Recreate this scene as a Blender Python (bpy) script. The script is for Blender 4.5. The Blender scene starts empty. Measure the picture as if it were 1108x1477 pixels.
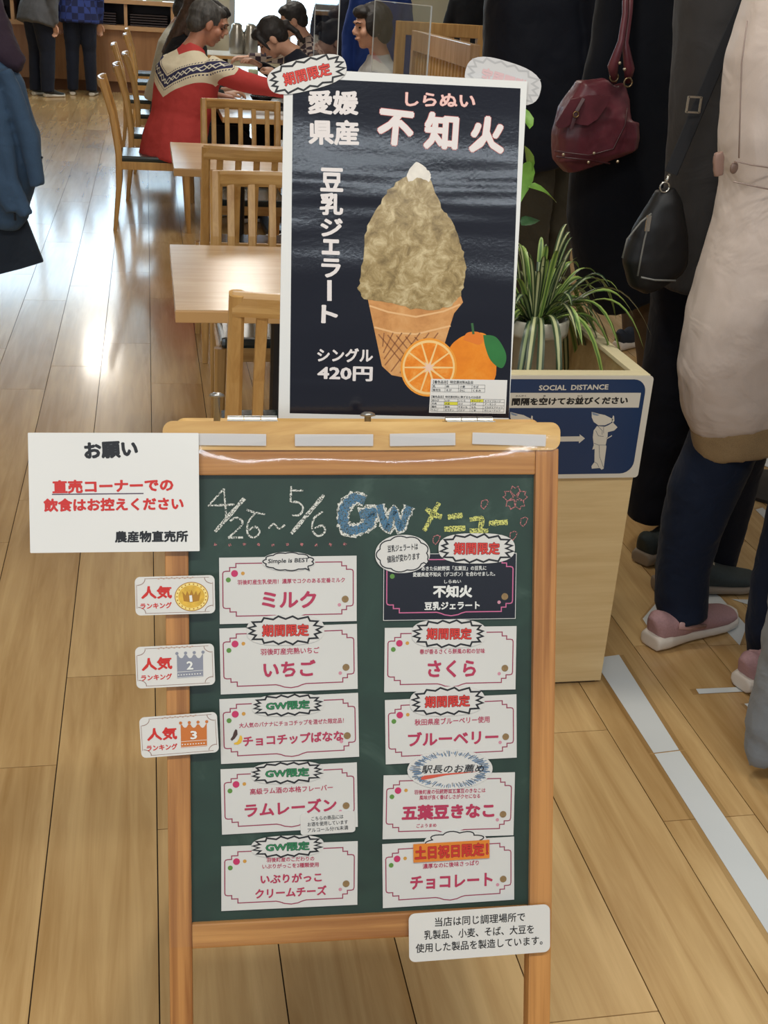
import bpy, bmesh, math, random
import numpy as np
from math import radians as rad, sin, cos, pi
from mathutils import Vector as V, Matrix, Euler
from mathutils.geometry import tessellate_polygon
random.seed(7)
sc = bpy.context.scene
col = sc.collection
# ------------------------------------------------------------------ camera
IW, IH, FPX = 1108, 1477, 1693.0
YAW, PITCH, ROLL, EYE = rad(12.05), rad(24.14), rad(-3.84), 1.45
_f0 = V((sin(YAW), cos(YAW), 0)); _r0 = V((cos(YAW), -sin(YAW), 0)); _up = V((0, 0, 1))
CF = _f0*cos(PITCH) - _up*sin(PITCH)
_d = -(_up*cos(PITCH) + _f0*sin(PITCH))
CR = _r0*cos(ROLL) + _d*sin(ROLL); CD = -_r0*sin(ROLL) + _d*cos(ROLL)
CP = V((0, 0, EYE))
cam = bpy.data.cameras.new('camera'); camo = bpy.data.objects.new('camera', cam); col.objects.link(camo)
m = Matrix((CR, -CD, -CF)).transposed().to_4x4(); m.translation = CP
camo.matrix_world = m
cam.sensor_fit = 'VERTICAL'; cam.sensor_height = 36; cam.lens = FPX/IH*36
cam.clip_start = .05; cam.clip_end = 200
sc.camera = camo
sc.view_settings.view_transform = 'Standard'; sc.view_settings.look = 'None'
sc.view_settings.exposure = 0.0; sc.view_settings.gamma = 1; sc.view_settings.use_curve_mapping = False
# ------------------------------------------------------------------ world and lamps
w = bpy.data.worlds.new('world'); sc.world = w; w.use_nodes = True
w.node_tree.nodes['Background'].inputs[0].default_value = (.80, .88, 1.0, 1)
w.node_tree.nodes['Background'].inputs[1].default_value = .30
def area(name, loc, size, power, colr, target=None, sy=None):
    l = bpy.data.lights.new(name, 'AREA'); l.shape = 'RECTANGLE'; l.size = size; l.size_y = sy or size
    l.energy = power; l.color = colr
    o = bpy.data.objects.new(name, l); col.objects.link(o); o.location = loc
    if target is not None:
        o.rotation_euler = (V(target)-V(loc)).to_track_quat('-Z', 'Y').to_euler()
    return o
WARM = (1, .95, .85); DAY = (.80, .90, 1.0)
area('ceiling_lamp', (.2, .1, 2.78), 2.6, 52, WARM, (.2, .1, 0), .16)
area('ceiling_lamp', (.9, -3.42, 2.80), 3.4, 56, (.82, .92, 1), (.9, -3.42, 0), .22)
area('ceiling_lamp', (.55, 2.3, 2.78), .25, 14, WARM, (.55, 2.3, 0), .25)
area('ceiling_lamp', (-3.0, 3.6, 2.78), .4, 26, WARM, (-2.6, 3.6, 0), 1.2)
area('ceiling_lamp', (2.4, 3.4, 2.78), .4, 8, WARM, (2.4, 3.4, 0), 1.2)
area('ceiling_lamp', (.8, 6.6, 2.78), .4, 28, (1, .95, .86), (.8, 6.6, 0), 1.4)
area('ceiling_lamp', (.8, 10.5, 2.78), .4, 34, (1, .95, .86), (.8, 10.5, 0), 1.4)
area('ceiling_lamp', (-.6, 14, 2.78), .4, 36, (1, .93, .82), (-.6, 14, 0), 1.4)
area('entrance_daylight', (-3.2, -4.5, 2.2), 2.6, 70, DAY, (.2, 1.5, .9), 1.4)

# ------------------------------------------------------------------ picture measurement -> real planes
def ray(u, v): return CF + CR*((u-554)/FPX) + CD*((v-738.5)/FPX)
def atz(u, v, z=0.):
    q = ray(u, v); return CP + q*((z-EYE)/q.z)
def aty(u, v, y):
    q = ray(u, v); return CP + q*(y/q.y)
def Z(x0, y0, s): return lambda x, y: (x0+x*s, y0+y*s)
class Frame:
    """a real plane: origin, right, up, outward normal"""
    def __init__(s, O, ex, down):
        s.O = V(O); s.ex = V(ex).normalized(); d = V(down); d = (d - s.ex*d.dot(s.ex)).normalized()
        s.ey = -d; s.ez = s.ex.cross(s.ey)
        s.M = Matrix((s.ex, s.ey, s.ez)).transposed().to_4x4(); s.M.translation = s.O
    def px(s, u, v, off=0.):
        q = ray(u, v); o = s.O + s.ez*off
        t = (o-CP).dot(s.ez)/q.dot(s.ez); X = CP + q*t - o
        return V((X.dot(s.ex), X.dot(s.ey)))
BOARD = Frame((.039, 1.298, .908), (.99820562, -.05862233, .0122), (-.01271819, -.34257193, -.93940551))
POST = Frame((.160, 1.488, 1.353), (.99773, -.06729, 0), (.0052, -.2235, -.9747))
SIGN = Frame((1.007, 2.179, .743), (1, 0, 0), (0, 0, -1))
FLOORF = Frame((0, 0, 0), (1, 0, 0), (0, -1, 0))

# ------------------------------------------------------------------ materials
def newmat(name):
    m = bpy.data.materials.new(name); m.use_nodes = True
    nt = m.node_tree; b = nt.nodes['Principled BSDF']
    return m, nt, b
def lk(nt, a, b): nt.links.new(a, b)
def nd(nt, t, **k):
    n = nt.nodes.new(t)
    for a, b in k.items():
        if a.startswith('i_'):
            n.inputs[a[2:].replace('_', ' ')].default_value = b
        else: setattr(n, a, b)
    return n
def math_(nt, op, a, b=None, c=None):
    n = nt.nodes.new('ShaderNodeMath'); n.operation = op
    for i, x in enumerate((a, b, c)):
        if x is None: continue
        if isinstance(x, (int, float)): n.inputs[i].default_value = x
        else: nt.links.new(x, n.inputs[i])
    return n.outputs[0]
def ramp(nt, fac, stops):
    r = nt.nodes.new('ShaderNodeValToRGB'); e = r.color_ramp.elements
    while len(e) < len(stops): e.new(.5)
    for i, (p, c) in enumerate(stops):
        e[i].position = p; e[i].color = (*c, 1)
    nt.links.new(fac, r.inputs[0]); return r.outputs[0]
def s2l(c):
    return tuple((x/255/12.92 if x/255 <= .04045 else ((x/255+.055)/1.055)**2.4) for x in c)
_mc = {}
def plain(name, c, rough=.5, metal=0, var=0., scale=30, bump=0., spec=.5, sheen=0, trans=0):
    if name in _mc: return _mc[name]
    m, nt, b = newmat(name)
    c = s2l(c); b.inputs['Base Color'].default_value = (*c, 1)
    b.inputs['Roughness'].default_value = rough; b.inputs['Metallic'].default_value = metal
    b.inputs['Specular IOR Level'].default_value = spec
    if sheen: b.inputs['Sheen Weight'].default_value = sheen
    if trans: b.inputs['Transmission Weight'].default_value = trans
    if var or bump:
        tc = nd(nt, 'ShaderNodeTexCoord'); no = nd(nt, 'ShaderNodeTexNoise', i_Scale=scale, i_Detail=4.)
        lk(nt, tc.outputs['Object'], no.inputs['Vector'])
        if var:
            o = ramp(nt, no.outputs[0], [(.3, tuple(x*(1-var) for x in c)), (.7, tuple(min(1, x*(1+var)) for x in c))])
            lk(nt, o, b.inputs['Base Color'])
        if bump:
            bp = nd(nt, 'ShaderNodeBump', i_Strength=bump, i_Distance=.003)
            lk(nt, no.outputs[0], bp.inputs['Height']); lk(nt, bp.outputs[0], b.inputs['Normal'])
    _mc[name] = m; return m
def wood(name, c1, c2, axis=2, across=60, along=2., rough=.4, loc=False, bump=.1, coat=0):
    if name in _mc: return _mc[name]
    m, nt, b = newmat(name)
    tc = nd(nt, 'ShaderNodeTexCoord'); mp = nd(nt, 'ShaderNodeMapping')
    vec = tc.outputs['Object']
    if loc:
        oi = nd(nt, 'ShaderNodeObjectInfo'); sc_ = nd(nt, 'ShaderNodeVectorMath', operation='SCALE'); sc_.inputs[3].default_value = 3.7
        lk(nt, oi.outputs['Location'], sc_.inputs[0])
        ad = nd(nt, 'ShaderNodeVectorMath', operation='ADD'); lk(nt, vec, ad.inputs[0]); lk(nt, sc_.outputs[0], ad.inputs[1]); vec = ad.outputs[0]
    sc3 = [across]*3; sc3[axis] = along
    mp.inputs['Scale'].default_value = sc3; lk(nt, vec, mp.inputs['Vector'])
    n1 = nd(nt, 'ShaderNodeTexNoise', i_Scale=1., i_Detail=5., i_Roughness=.6, i_Distortion=.6); lk(nt, mp.outputs[0], n1.inputs['Vector'])
    mp2 = nd(nt, 'ShaderNodeMapping'); sc3 = [across*.14]*3; sc3[axis] = along*.35; mp2.inputs['Scale'].default_value = sc3; lk(nt, vec, mp2.inputs['Vector'])
    n2 = nd(nt, 'ShaderNodeTexNoise', i_Scale=1., i_Detail=3., i_Distortion=1.5); lk(nt, mp2.outputs[0], n2.inputs['Vector'])
    f = math_(nt, 'ADD', math_(nt, 'MULTIPLY', n1.outputs[0], .55), math_(nt, 'MULTIPLY', n2.outputs[0], .45))
    if loc:
        f = math_(nt, 'ADD', f, math_(nt, 'MULTIPLY', math_(nt, 'SUBTRACT', oi.outputs['Random'], .5), .13))
    o = ramp(nt, f, [(.36, s2l(c2)), (.62, s2l(c1))])
    lk(nt, o, b.inputs['Base Color']); b.inputs['Roughness'].default_value = rough
    if coat: b.inputs['Coat Weight'].default_value = coat; b.inputs['Coat Roughness'].default_value = .10
    if bump:
        bp = nd(nt, 'ShaderNodeBump', i_Strength=bump, i_Distance=.002)
        lk(nt, n1.outputs[0], bp.inputs['Height']); lk(nt, bp.outputs[0], b.inputs['Normal'])
    _mc[name] = m; return m
def cloth(name, c, rough=.85, fold=.5, var=.12):
    if name in _mc: return _mc[name]
    m, nt, b = newmat(name); c = s2l(c)
    tc = nd(nt, 'ShaderNodeTexCoord')
    n1 = nd(nt, 'ShaderNodeTexNoise', i_Scale=9., i_Detail=3., i_Distortion=.8); lk(nt, tc.outputs['Object'], n1.inputs['Vector'])
    n2 = nd(nt, 'ShaderNodeTexNoise', i_Scale=500., i_Detail=1.); lk(nt, tc.outputs['Object'], n2.inputs['Vector'])
    f = math_(nt, 'ADD', math_(nt, 'MULTIPLY', n1.outputs[0], .6), math_(nt, 'MULTIPLY', n2.outputs[0], .4))
    o = ramp(nt, f, [(.3, tuple(x*(1-var) for x in c)), (.7, tuple(min(1, x*(1+var)) for x in c))])
    lk(nt, o, b.inputs['Base Color']); b.inputs['Roughness'].default_value = rough; b.inputs['Sheen Weight'].default_value = .05
    b.inputs['Specular IOR Level'].default_value = .25
    bp = nd(nt, 'ShaderNodeBump', i_Strength=fold, i_Distance=.02); lk(nt, n1.outputs[0], bp.inputs['Height'])
    lk(nt, bp.outputs[0], b.inputs['Normal'])
    _mc[name] = m; return m
def emit(name, c, s):
    m, nt, b = newmat(name); b.inputs['Base Color'].default_value = (*c, 1)
    b.inputs['Emission Color'].default_value = (*c, 1); b.inputs['Emission Strength'].default_value = s
    return m
def film(name, amount=.06, rough=.12, tint=(1, 1, 1), bump=0., bscale=40, diff=0.):
    m, nt, b = newmat(name); nt.nodes.remove(b)
    out = nt.nodes['Material Output']
    tr = nd(nt, 'ShaderNodeBsdfTransparent'); tr.inputs[0].default_value = (*tint, 1)
    gl = nd(nt, 'ShaderNodeBsdfGlossy'); gl.inputs['Roughness'].default_value = rough
    mx = nd(nt, 'ShaderNodeMixShader'); fr = nd(nt, 'ShaderNodeFresnel', i_IOR=1.4); ge = nd(nt, 'ShaderNodeNewGeometry')
    lk(nt, math_(nt, 'ADD', 1.4, math_(nt, 'MULTIPLY', ge.outputs['Backfacing'], 1/1.4-1.4)), fr.inputs['IOR'])
    lk(nt, math_(nt, 'MULTIPLY', fr.outputs[0], amount), mx.inputs[0]); lk(nt, tr.outputs[0], mx.inputs[1]); lk(nt, gl.outputs[0], mx.inputs[2])
    last = mx.outputs[0]
    if diff:
        df = nd(nt, 'ShaderNodeBsdfDiffuse'); m2 = nd(nt, 'ShaderNodeMixShader'); m2.inputs[0].default_value = diff
        lk(nt, last, m2.inputs[1]); lk(nt, df.outputs[0], m2.inputs[2]); last = m2.outputs[0]
    if bump:
        tc = nd(nt, 'ShaderNodeTexCoord'); no = nd(nt, 'ShaderNodeTexNoise', i_Scale=bscale, i_Detail=3.); lk(nt, tc.outputs['Object'], no.inputs['Vector'])
        bp = nd(nt, 'ShaderNodeBump', i_Strength=bump, i_Distance=.01); lk(nt, no.outputs[0], bp.inputs['Height']); lk(nt, bp.outputs[0], gl.inputs['Normal']); lk(nt, bp.outputs[0], fr.inputs['Normal'])
    lk(nt, last, out.inputs[0]); return m

# ------------------------------------------------------------------ object helpers
def mesh_obj(name, me, parent=None, mats=None, kind=None, label=None):
    o = bpy.data.objects.new(name, me); col.objects.link(o)
    if mats is not None:
        for mm in (mats if isinstance(mats, (list, tuple)) else [mats]): me.materials.append(mm)
    if parent is not None: o.parent = parent
    if kind: o['kind'] = kind
    if label: o['label'] = label
    return o
def tag(o, label, cat, group=None):
    o['label'] = label; o['category'] = cat
    if group: o['group'] = group
    return o
def empty(name, label, cat, M=None, group=None):
    o = bpy.data.objects.new(name, None); col.objects.link(o); o.empty_display_size = .05
    if M is not None: o.matrix_world = M
    return tag(o, label, cat, group)
def T(x, y, z, rz=0): return Matrix.Translation((x, y, z)) @ Matrix.Rotation(rz, 4, 'Z')
def bm_mesh(bm, smooth=False, name='m'):
    me = bpy.data.meshes.new(name); bmesh.ops.recalc_face_normals(bm, faces=bm.faces[:]); bm.to_mesh(me); bm.free()
    if smooth:
        for p in me.polygons: p.use_smooth = True
    return me
def add_box(bm, c, s, R=None, bev=0.):
    g = bmesh.ops.create_cube(bm, size=1.)
    vs = g['verts']
    for v in vs:
        v.co = V((v.co.x*s[0], v.co.y*s[1], v.co.z*s[2]))
        if R is not None: v.co = R @ v.co
        v.co += V(c)
    if bev:
        es = list({e for v in vs for e in v.link_edges})
        bmesh.ops.bevel(bm, geom=es, offset=bev, segments=2, affect='EDGES', profile=.6)
def box(name, c, s, mat, parent=None, R=None, bev=0., **k):
    bm = bmesh.new(); add_box(bm, c, s, R, bev); return mesh_obj(name, bm_mesh(bm), parent, mat, **k)
def ring_pts(c, t, side, rx, ry, n, pw=2.):
    t = t.normalized(); side = (side - t*side.dot(t))
    if side.length < 1e-4: side = t.orthogonal()
    side.normalize(); f = t.cross(side)
    out = []
    for i in range(n):
        a = 2*pi*i/n; ca, sa = cos(a), sin(a); k = 1/((abs(ca)**pw + abs(sa)**pw)**(1/pw))
        out.append(c + side*(rx*ca*k) + f*(ry*sa*k))
    return out
def loft(bm, secs, side=(1, 0, 0), n=16, pw=2., cap=True):
    """secs: (centre, rx, ry)"""
    rings = []; side = V(side)
    cs = [V(s[0]) for s in secs]
    for i, s in enumerate(secs):
        t = cs[min(i+1, len(cs)-1)] - cs[max(i-1, 0)]
        if t.length < 1e-6: t = V((0, 0, 1))
        rings.append([bm.verts.new(p) for p in ring_pts(cs[i], t, side, s[1], s[2], n, pw)])
    for a, b in zip(rings, rings[1:]):
        for i in range(n): bm.faces.new((a[i], a[(i+1) % n], b[(i+1) % n], b[i]))
    if cap:
        bm.faces.new(rings[0][::-1]); bm.faces.new(rings[-1])
def tube(bm, pts, r, n=8, side=(1, .3, .1)):
    rs = r if isinstance(r, (list, tuple)) else [r]*len(pts)
    loft(bm, [(p, q, q) for p, q in zip(pts, rs)], side, n)
def blob(bm, c, r, R=None, seg=16):
    g = bmesh.ops.create_uvsphere(bm, u_segments=seg, v_segments=seg//2+2, radius=1.)
    for v in g['verts']:
        p = V((v.co.x*r[0], v.co.y*r[1], v.co.z*r[2]))
        if R is not None: p = R @ p
        v.co = p + V(c)
def lathe(bm, prof, n=32, c=(0, 0, 0)):
    rings = [[bm.verts.new((c[0]+r*cos(2*pi*i/n), c[1]+r*sin(2*pi*i/n), c[2]+z)) for i in range(n)] for r, z in prof]
    for a, b in zip(rings, rings[1:]):
        for i in range(n): bm.faces.new((a[i], a[(i+1) % n], b[(i+1) % n], b[i]))
    bm.faces.new(rings[0][::-1]); bm.faces.new(rings[-1])
def fused(bm, vox=.012, it=6, disp=0., dscale=.12, fac=.6):
    """one continuous surface out of overlapping volumes"""
    me = bm_mesh(bm); o = bpy.data.objects.new('tmp', me); col.objects.link(o)
    r = o.modifiers.new('r', 'REMESH'); r.mode = 'VOXEL'; r.voxel_size = vox; r.use_smooth_shade = True
    s = o.modifiers.new('s', 'SMOOTH'); s.iterations = it; s.factor = fac
    if disp:
        tx = bpy.data.textures.new('folds', 'CLOUDS'); tx.noise_scale = dscale; tx.noise_depth = 2
        d = o.modifiers.new('d', 'DISPLACE'); d.texture = tx; d.strength = disp; d.mid_level = .5; d.texture_coords = 'LOCAL'
    dg = bpy.context.evaluated_depsgraph_get(); dg.update()
    res = bpy.data.meshes.new_from_object(o.evaluated_get(dg))
    for p in res.polygons: p.use_smooth = True
    bpy.data.objects.remove(o); bpy.data.meshes.remove(me)
    return res
# flat things on a frame -------------------------------------------------
def poly_me(pts, c0, c1=None, o=(0, 0)):
    """filled outline; c0..c1 gives it thickness"""
    pts = [(p[0]-o[0], p[1]-o[1]) for p in pts]
    ar = sum(a[0]*b[1]-b[0]*a[1] for a, b in zip(pts, pts[1:]+pts[:1]))
    if ar < 0: pts = pts[::-1]
    tris = tessellate_polygon([[V((x, y, 0)) for x, y in pts]])
    vs = [(x, y, c0 if c1 is None else c1) for x, y in pts]; fs = []
    n = len(pts)
    for t in tris:
        a, b, c = t
        ax, ay = pts[a]; bx, by = pts[b]; cx_, cy_ = pts[c]
        if (bx-ax)*(cy_-ay)-(by-ay)*(cx_-ax) < 0: t = (a, c, b)
        fs.append(tuple(t))
    if c1 is not None:
        vs += [(x, y, c0) for x, y in pts]
        fs += [(b+n, a+n, c+n) for a, b, c in [tuple(f) for f in fs]]
        fs += [(i, i+n, (i+1) % n + n, (i+1) % n) for i in range(n)]
    me = bpy.data.meshes.new('p'); me.from_pydata(vs, [], fs); me.update(); return me
def ribbon_me(paths, wd, c, closed=False, o=(0, 0), jitter=0.):
    vs, fs = [], []
    for path in (paths if isinstance(paths[0][0], (tuple, list, V)) else [paths]):
        P = [V((p[0]-o[0], p[1]-o[1])) for p in path]; n = len(P); base = len(vs)
        for i in range(n):
            a = P[(i-1) % n] if (closed or i > 0) else P[i]; b = P[(i+1) % n] if (closed or i < n-1) else P[i]
            d1 = (P[i]-a); d2 = (b-P[i])
            if d1.length < 1e-9: d1 = d2
            if d2.length < 1e-9: d2 = d1
            d1 = d1.normalized(); d2 = d2.normalized()
            t = d1+d2
            t = t.normalized() if t.length > 1e-6 else d1
            nn = V((-t.y, t.x)); k = 1/max(.45, abs(nn.dot(V((-d1.y, d1.x)))))
            h = wd/2*k*(1+random.uniform(-jitter, jitter))
            vs += [(*(P[i]+nn*h), c), (*(P[i]-nn*h), c)]
        for i in range(n if closed else n-1):
            j = (i+1) % n; fs.append((base+2*i, base+2*i+1, base+2*j+1, base+2*j))
    me = bpy.data.meshes.new('r'); me.from_pydata(vs, [], fs); me.update(); return me
def disc(c, rx, ry=None, n=24, a0=0, a1=2*pi, rot=0):
    ry = rx if ry is None else ry; out = []
    for i in range(n):
        a = a0+(a1-a0)*i/(n if abs(a1-a0-2*pi) < 1e-6 else n-1); x, y = rx*cos(a), ry*sin(a)
        out.append((c[0]+x*cos(rot)-y*sin(rot), c[1]+x*sin(rot)+y*cos(rot)))
    return out
def rrect(x0, y0, x1, y1, r, n=6):
    out = []
    for cx_, cy_, a in ((x1-r, y1-r, 0), (x0+r, y1-r, pi/2), (x0+r, y0+r, pi), (x1-r, y0+r, 3*pi/2)):
        out += [(cx_+r*cos(a+pi/2*i/n), cy_+r*sin(a+pi/2*i/n)) for i in range(n+1)]
    return out
_tcache = {}
def text_raw(s, bold, shear=0, vertical=False):
    key = (s, bold, shear, vertical)
    if key in _tcache: return _tcache[key]
    cu = bpy.data.curves.new('t', 'FONT'); cu.body = '\n'.join(s) if vertical else s
    cu.size = 1; cu.shear = shear; cu.resolution_u = 2; cu.fill_mode = 'FRONT'
    if vertical: cu.space_line = .82
    o = bpy.data.objects.new('t', cu); col.objects.link(o)
    dg = bpy.context.evaluated_depsgraph_get(); dg.update()
    me = bpy.data.meshes.new_from_object(o.evaluated_get(dg))
    n = len(me.vertices); co = np.zeros(n*3); me.vertices.foreach_get('co', co); co = co.reshape(-1, 3)
    fs = [tuple(p.vertices) for p in me.polygons]
    bpy.data.objects.remove(o); bpy.data.curves.remove(cu); bpy.data.meshes.remove(me)
    if bold > 0 and n:
        k = 8 if bold > .025 else 4; cs, ff = [co], list(fs)
        for i in range(k):
            a = 2*pi*(i+.5)/k; cs.append(co+np.array([bold*cos(a), bold*sin(a), (i+1)*1.0])); ff += [tuple(v+n*(i+1) for v in f) for f in fs]
        co = np.concatenate(cs); fs = ff
    _tcache[key] = (co, fs); return co, fs
def text_me(s, a, b, h, c, o=(0, 0), bold=.02, shear=0, base=None, vertical=False):
    """flat lettering whose box runs from a (lower left) to b (lower right), h high; base: box of a thinner cut"""
    co, fs = text_raw(s, bold, shear, vertical)
    ref = text_raw(s, base, shear, vertical)[0] if base is not None else co
    mn, mx = ref.min(0), ref.max(0)
    a = V(a); b = V(b); ex = b-a; L = ex.length; e = ex/L; up = V((-e.y, e.x))
    sx = L/(mx[0]-mn[0]); sy = h/(mx[1]-mn[1])
    vs = [(*(a + e*((p[0]-mn[0])*sx) + up*((p[1]-mn[1])*sy) - V(o)), c+p[2]*.000009) for p in co]
    me = bpy.data.meshes.new('t'); me.from_pydata(vs, [], fs); me.update(); return me
class Sheet:
    """a flat thing lying on a frame: root mesh plus printed parts"""
    def __init__(s, fr, name, label, cat, pts, mat, c0, c1, group=None):
        s.fr = fr; s.c = c1
        xs = [p[0] for p in pts]; ys = [p[1] for p in pts]; s.o = ((min(xs)+max(xs))/2, (min(ys)+max(ys))/2)
        me = poly_me(pts, 0, c1-c0, s.o)
        s.root = mesh_obj(name, me, None, mat); tag(s.root, label, cat, group)
        s.c0 = c0; s.root.matrix_world = fr.M @ Matrix.Translation((s.o[0], s.o[1], c0))
        s.lv = s.c-s.c0; s.k = 0
    def _l(s, lift):
        return s.lv + .00015 + lift*.0001
    def poly(s, name, pts, mat, lift=0, parent=None, **k):
        return mesh_obj(name, poly_me(pts, s._l(lift), None, s.o), parent or s.root, mat, **k)
    def line(s, name, pts, wd, mat, lift=0, closed=False, jitter=0., parent=None, **k):
        return mesh_obj(name, ribbon_me(pts, wd, s._l(lift), closed, s.o, jitter), parent or s.root, mat, **k)
    def text(s, t, p0, p1, hpx, mat, bold=.02, lift=1, name='lettering', px=True, **k):
        if px:
            a = s.fr.px(*p0, s.c); b = s.fr.px(*p1, s.c); h = hpx*((b-a).length/(V(p1)-V(p0)).length)
        else: a, b, h = p0, p1, hpx
        return mesh_obj(name, text_me(t, a, b, h, s._l(lift), s.o, bold, **k), s.root, mat)
    def P(s, u, v): return tuple(s.fr.px(u, v, s.c))

# ================================================================== SETTING
PW, PL = .1935, 1.31
fl_mat = wood('oak_plank_floor', (218, 184, 130), (178, 140, 88), axis=1, across=26, along=1.6, rough=.26, loc=True, bump=.05, coat=.5)
sub = plain('dark_joint', (40, 28, 18), .8)
floor = box('floor', (.8, 7.6, -.013), (11, 19, .014), sub, kind='structure')
offs = {-4: 6.152, -3: 6.152, -2: 4.325, -1: 0, 0: 0, 1: 4.673}
off_y = {-4: 6.152, -3: 4.325, -2: 1.990, -1: 4.932, 0: 1.773, 1: 4.673, 2: 2.9, 3: 1.251, 4: 2.0, 5: 1.692, 6: 2.339, 7: 2.325, 8: 2.9, 9: 1.9, 10: 3.529}
GAP = .0022
bm = bmesh.new(); add_box(bm, (0, 0, -.003), (PW-GAP, PL-GAP, .006), bev=0); plank_me = bm_mesh(bm); plank_me.materials.append(fl_mat)
rest = bmesh.new(); rr = random.Random(3); cand = []
def inview(x, y):
    q = V((x, y, -EYE)); dz = q.dot(CF)
    if dz < .2: return False
    u = 554+FPX*q.dot(CR)/dz; v = 738.5+FPX*q.dot(CD)/dz
    return -10 < u < 1118 and -20 < v < 1490
for k in range(-24, 30):
    o = off_y.get(k, rr.uniform(0, PL)); o = o % PL - 2*PL
    x = -.01 + PW*(k+.5)
    for j in range(15):
        y0 = o + j*PL; yc = y0+PL/2
        if y0+PL < -1.5 or y0 > 16.6: continue
        vis = any(inview(x+dx, yc+dy) for dx in (-.09, 0, .09) for dy in (-.64, -.32, 0, .32, .64))
        cand.append((not vis, math.hypot(x, yc), x, yc, vis))
cand.sort()
for i, (nv, dd, x, yc, vis) in enumerate(cand):
    if i < 300 and vis:
        p = bpy.data.objects.new('plank', plank_me); col.objects.link(p); p.parent = floor; p.location = (x, yc, 0)
    else: add_box(rest, (x, yc, -.003), (PW-GAP, PL-GAP, .006))
mesh_obj('outer_planks', bm_mesh(rest), floor, wood('oak_plank_outer', (218, 184, 130), (178, 140, 88), axis=1, across=26, along=1.6, rough=.26, bump=.05, coat=.5), kind='stuff')
# ceiling and walls
wallm = plain('cream_wall', (205, 198, 180), .8, var=.04, scale=3)
box('ceiling', (.8, 9.6, 2.86), (11, 15, .08), plain('white_ceiling', (225, 222, 214), .9, var=.02), kind='structure')
WB = 16.75
wall = mesh_obj('wall_back', None or (lambda bm: bm_mesh(bm))((lambda b: (add_box(b, (-3.6, WB, 1.4), (2.2, .12, 2.9)), add_box(b, (-.95, WB, .54), (3.1, .12, 1.18)), add_box(b, (-.95, WB, 2.85), (3.1, .12, .1)),
    add_box(b, (.85, WB, 1.4), (.5, .12, 2.9)), add_box(b, (2.2, WB, .2), (2.2, .12, .5)), add_box(b, (2.2, WB, 2.75), (2.2, .12, .2)), add_box(b, (4.8, WB, 1.4), (3., .12, 2.9)), b)[-1])(bmesh.new())), None, wallm, kind='structure')
box('wall_left', (-4.7, 9.6, 1.4), (.12, 14.4, 2.9), wallm, kind='structure')
box('wall_right', (6.3, 9.6, 1.4), (.12, 14.4, 2.9), wallm, kind='structure')
skyglow = emit('daylit_pane', (.60, .82, 1.0), 5.0)
alum = plain('aluminium', (190, 190, 188), .35, .8)
for i, (x0, x1, z0, z1, n) in enumerate(((-2.5, .6, 1.13, 2.8, 3), (1.1, 3.3, .45, 2.65, 3))):
    wf = bmesh.new()
    for k in range(n+1): add_box(wf, (x0+(x1-x0)*k/n, WB-.02, (z0+z1)/2), (.07, .12, z1-z0))
    for zz in (z0, z1, z0+(z1-z0)*.72): add_box(wf, ((x0+x1)/2, WB-.02, zz), (x1-x0, .12, .06))
    fr = mesh_obj('window_%d' % (i+1), bm_mesh(wf), None, alum, kind='structure')
    for k in range(n):
        box('pane', (x0+(x1-x0)*(k+.5)/n, WB, (z0+z1)/2), ((x1-x0)/n-.06, .01, z1-z0-.05), skyglow, fr)

# ================================================================== SANDWICH BOARD
pine_v = wood('pine_upright', (200, 142, 78), (138, 84, 36), axis=1, across=110, along=2.5, rough=.45)
pine_h = wood('pine_rail', (198, 144, 80), (148, 94, 44), axis=0, across=90, along=3, rough=.42)
pine_c = wood('pine_cap', (228, 190, 122), (176, 128, 66), axis=0, across=34, along=5, rough=.4)
steel = plain('steel', (175, 172, 165), .3, .9)
def wall_chalk():
    m, nt, b = newmat('chalkboard')
    tc = nd(nt, 'ShaderNodeTexCoord')
    n1 = nd(nt, 'ShaderNodeTexNoise', i_Scale=7., i_Detail=6., i_Roughness=.65, i_Distortion=1.2); lk(nt, tc.outputs['Object'], n1.inputs['Vector'])
    o = ramp(nt, n1.outputs[0], [(.35, s2l((26, 48, 37))), (.6, s2l((34, 60, 47))), (.78, s2l((66, 88, 76)))])
    lk(nt, o, b.inputs['Base Color']); b.inputs['Roughness'].default_value = .45
    return m
BRD = empty('sandwich_board', 'wooden A-frame chalkboard stand with green board covered in paper menu cards', 'menu board', BOARD.M)
def bbox_(name, x0, x1, y0, y1, z0, z1, mat, bev=.002, **k):
    return box(name, ((x0+x1)/2, (y0+y1)/2, (z0+z1)/2), (x1-x0, y1-y0, z1-z0), mat, BRD, bev=bev, **k)
XL, XR, IL, IR = -.029, .4485, -.0015, .4195
FOOT = -.958
bbox_('upright', XL, IL, FOOT, .032, -.022, .004, pine_v)
bbox_('upright', IR, XR, FOOT, .032, -.022, .004, pine_v)
bbox_('rail', IL, IR, .0, .032, -.022, .003, pine_h)
bbox_('rail', IL, IR, -.577, -.546, -.022, .003, pine_h)
bbox_('chalkboard_panel', IL-.004, IR+.004, -.55, .004, -.016, -.004, wall_chalk(), bev=0)
# cap with rounded ends
capb = poly_me(rrect(XL-.001, .030, XR+.001, .064, .012), -.024, .006); mesh_obj('cap_rail', capb, BRD, pine_c)
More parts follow.
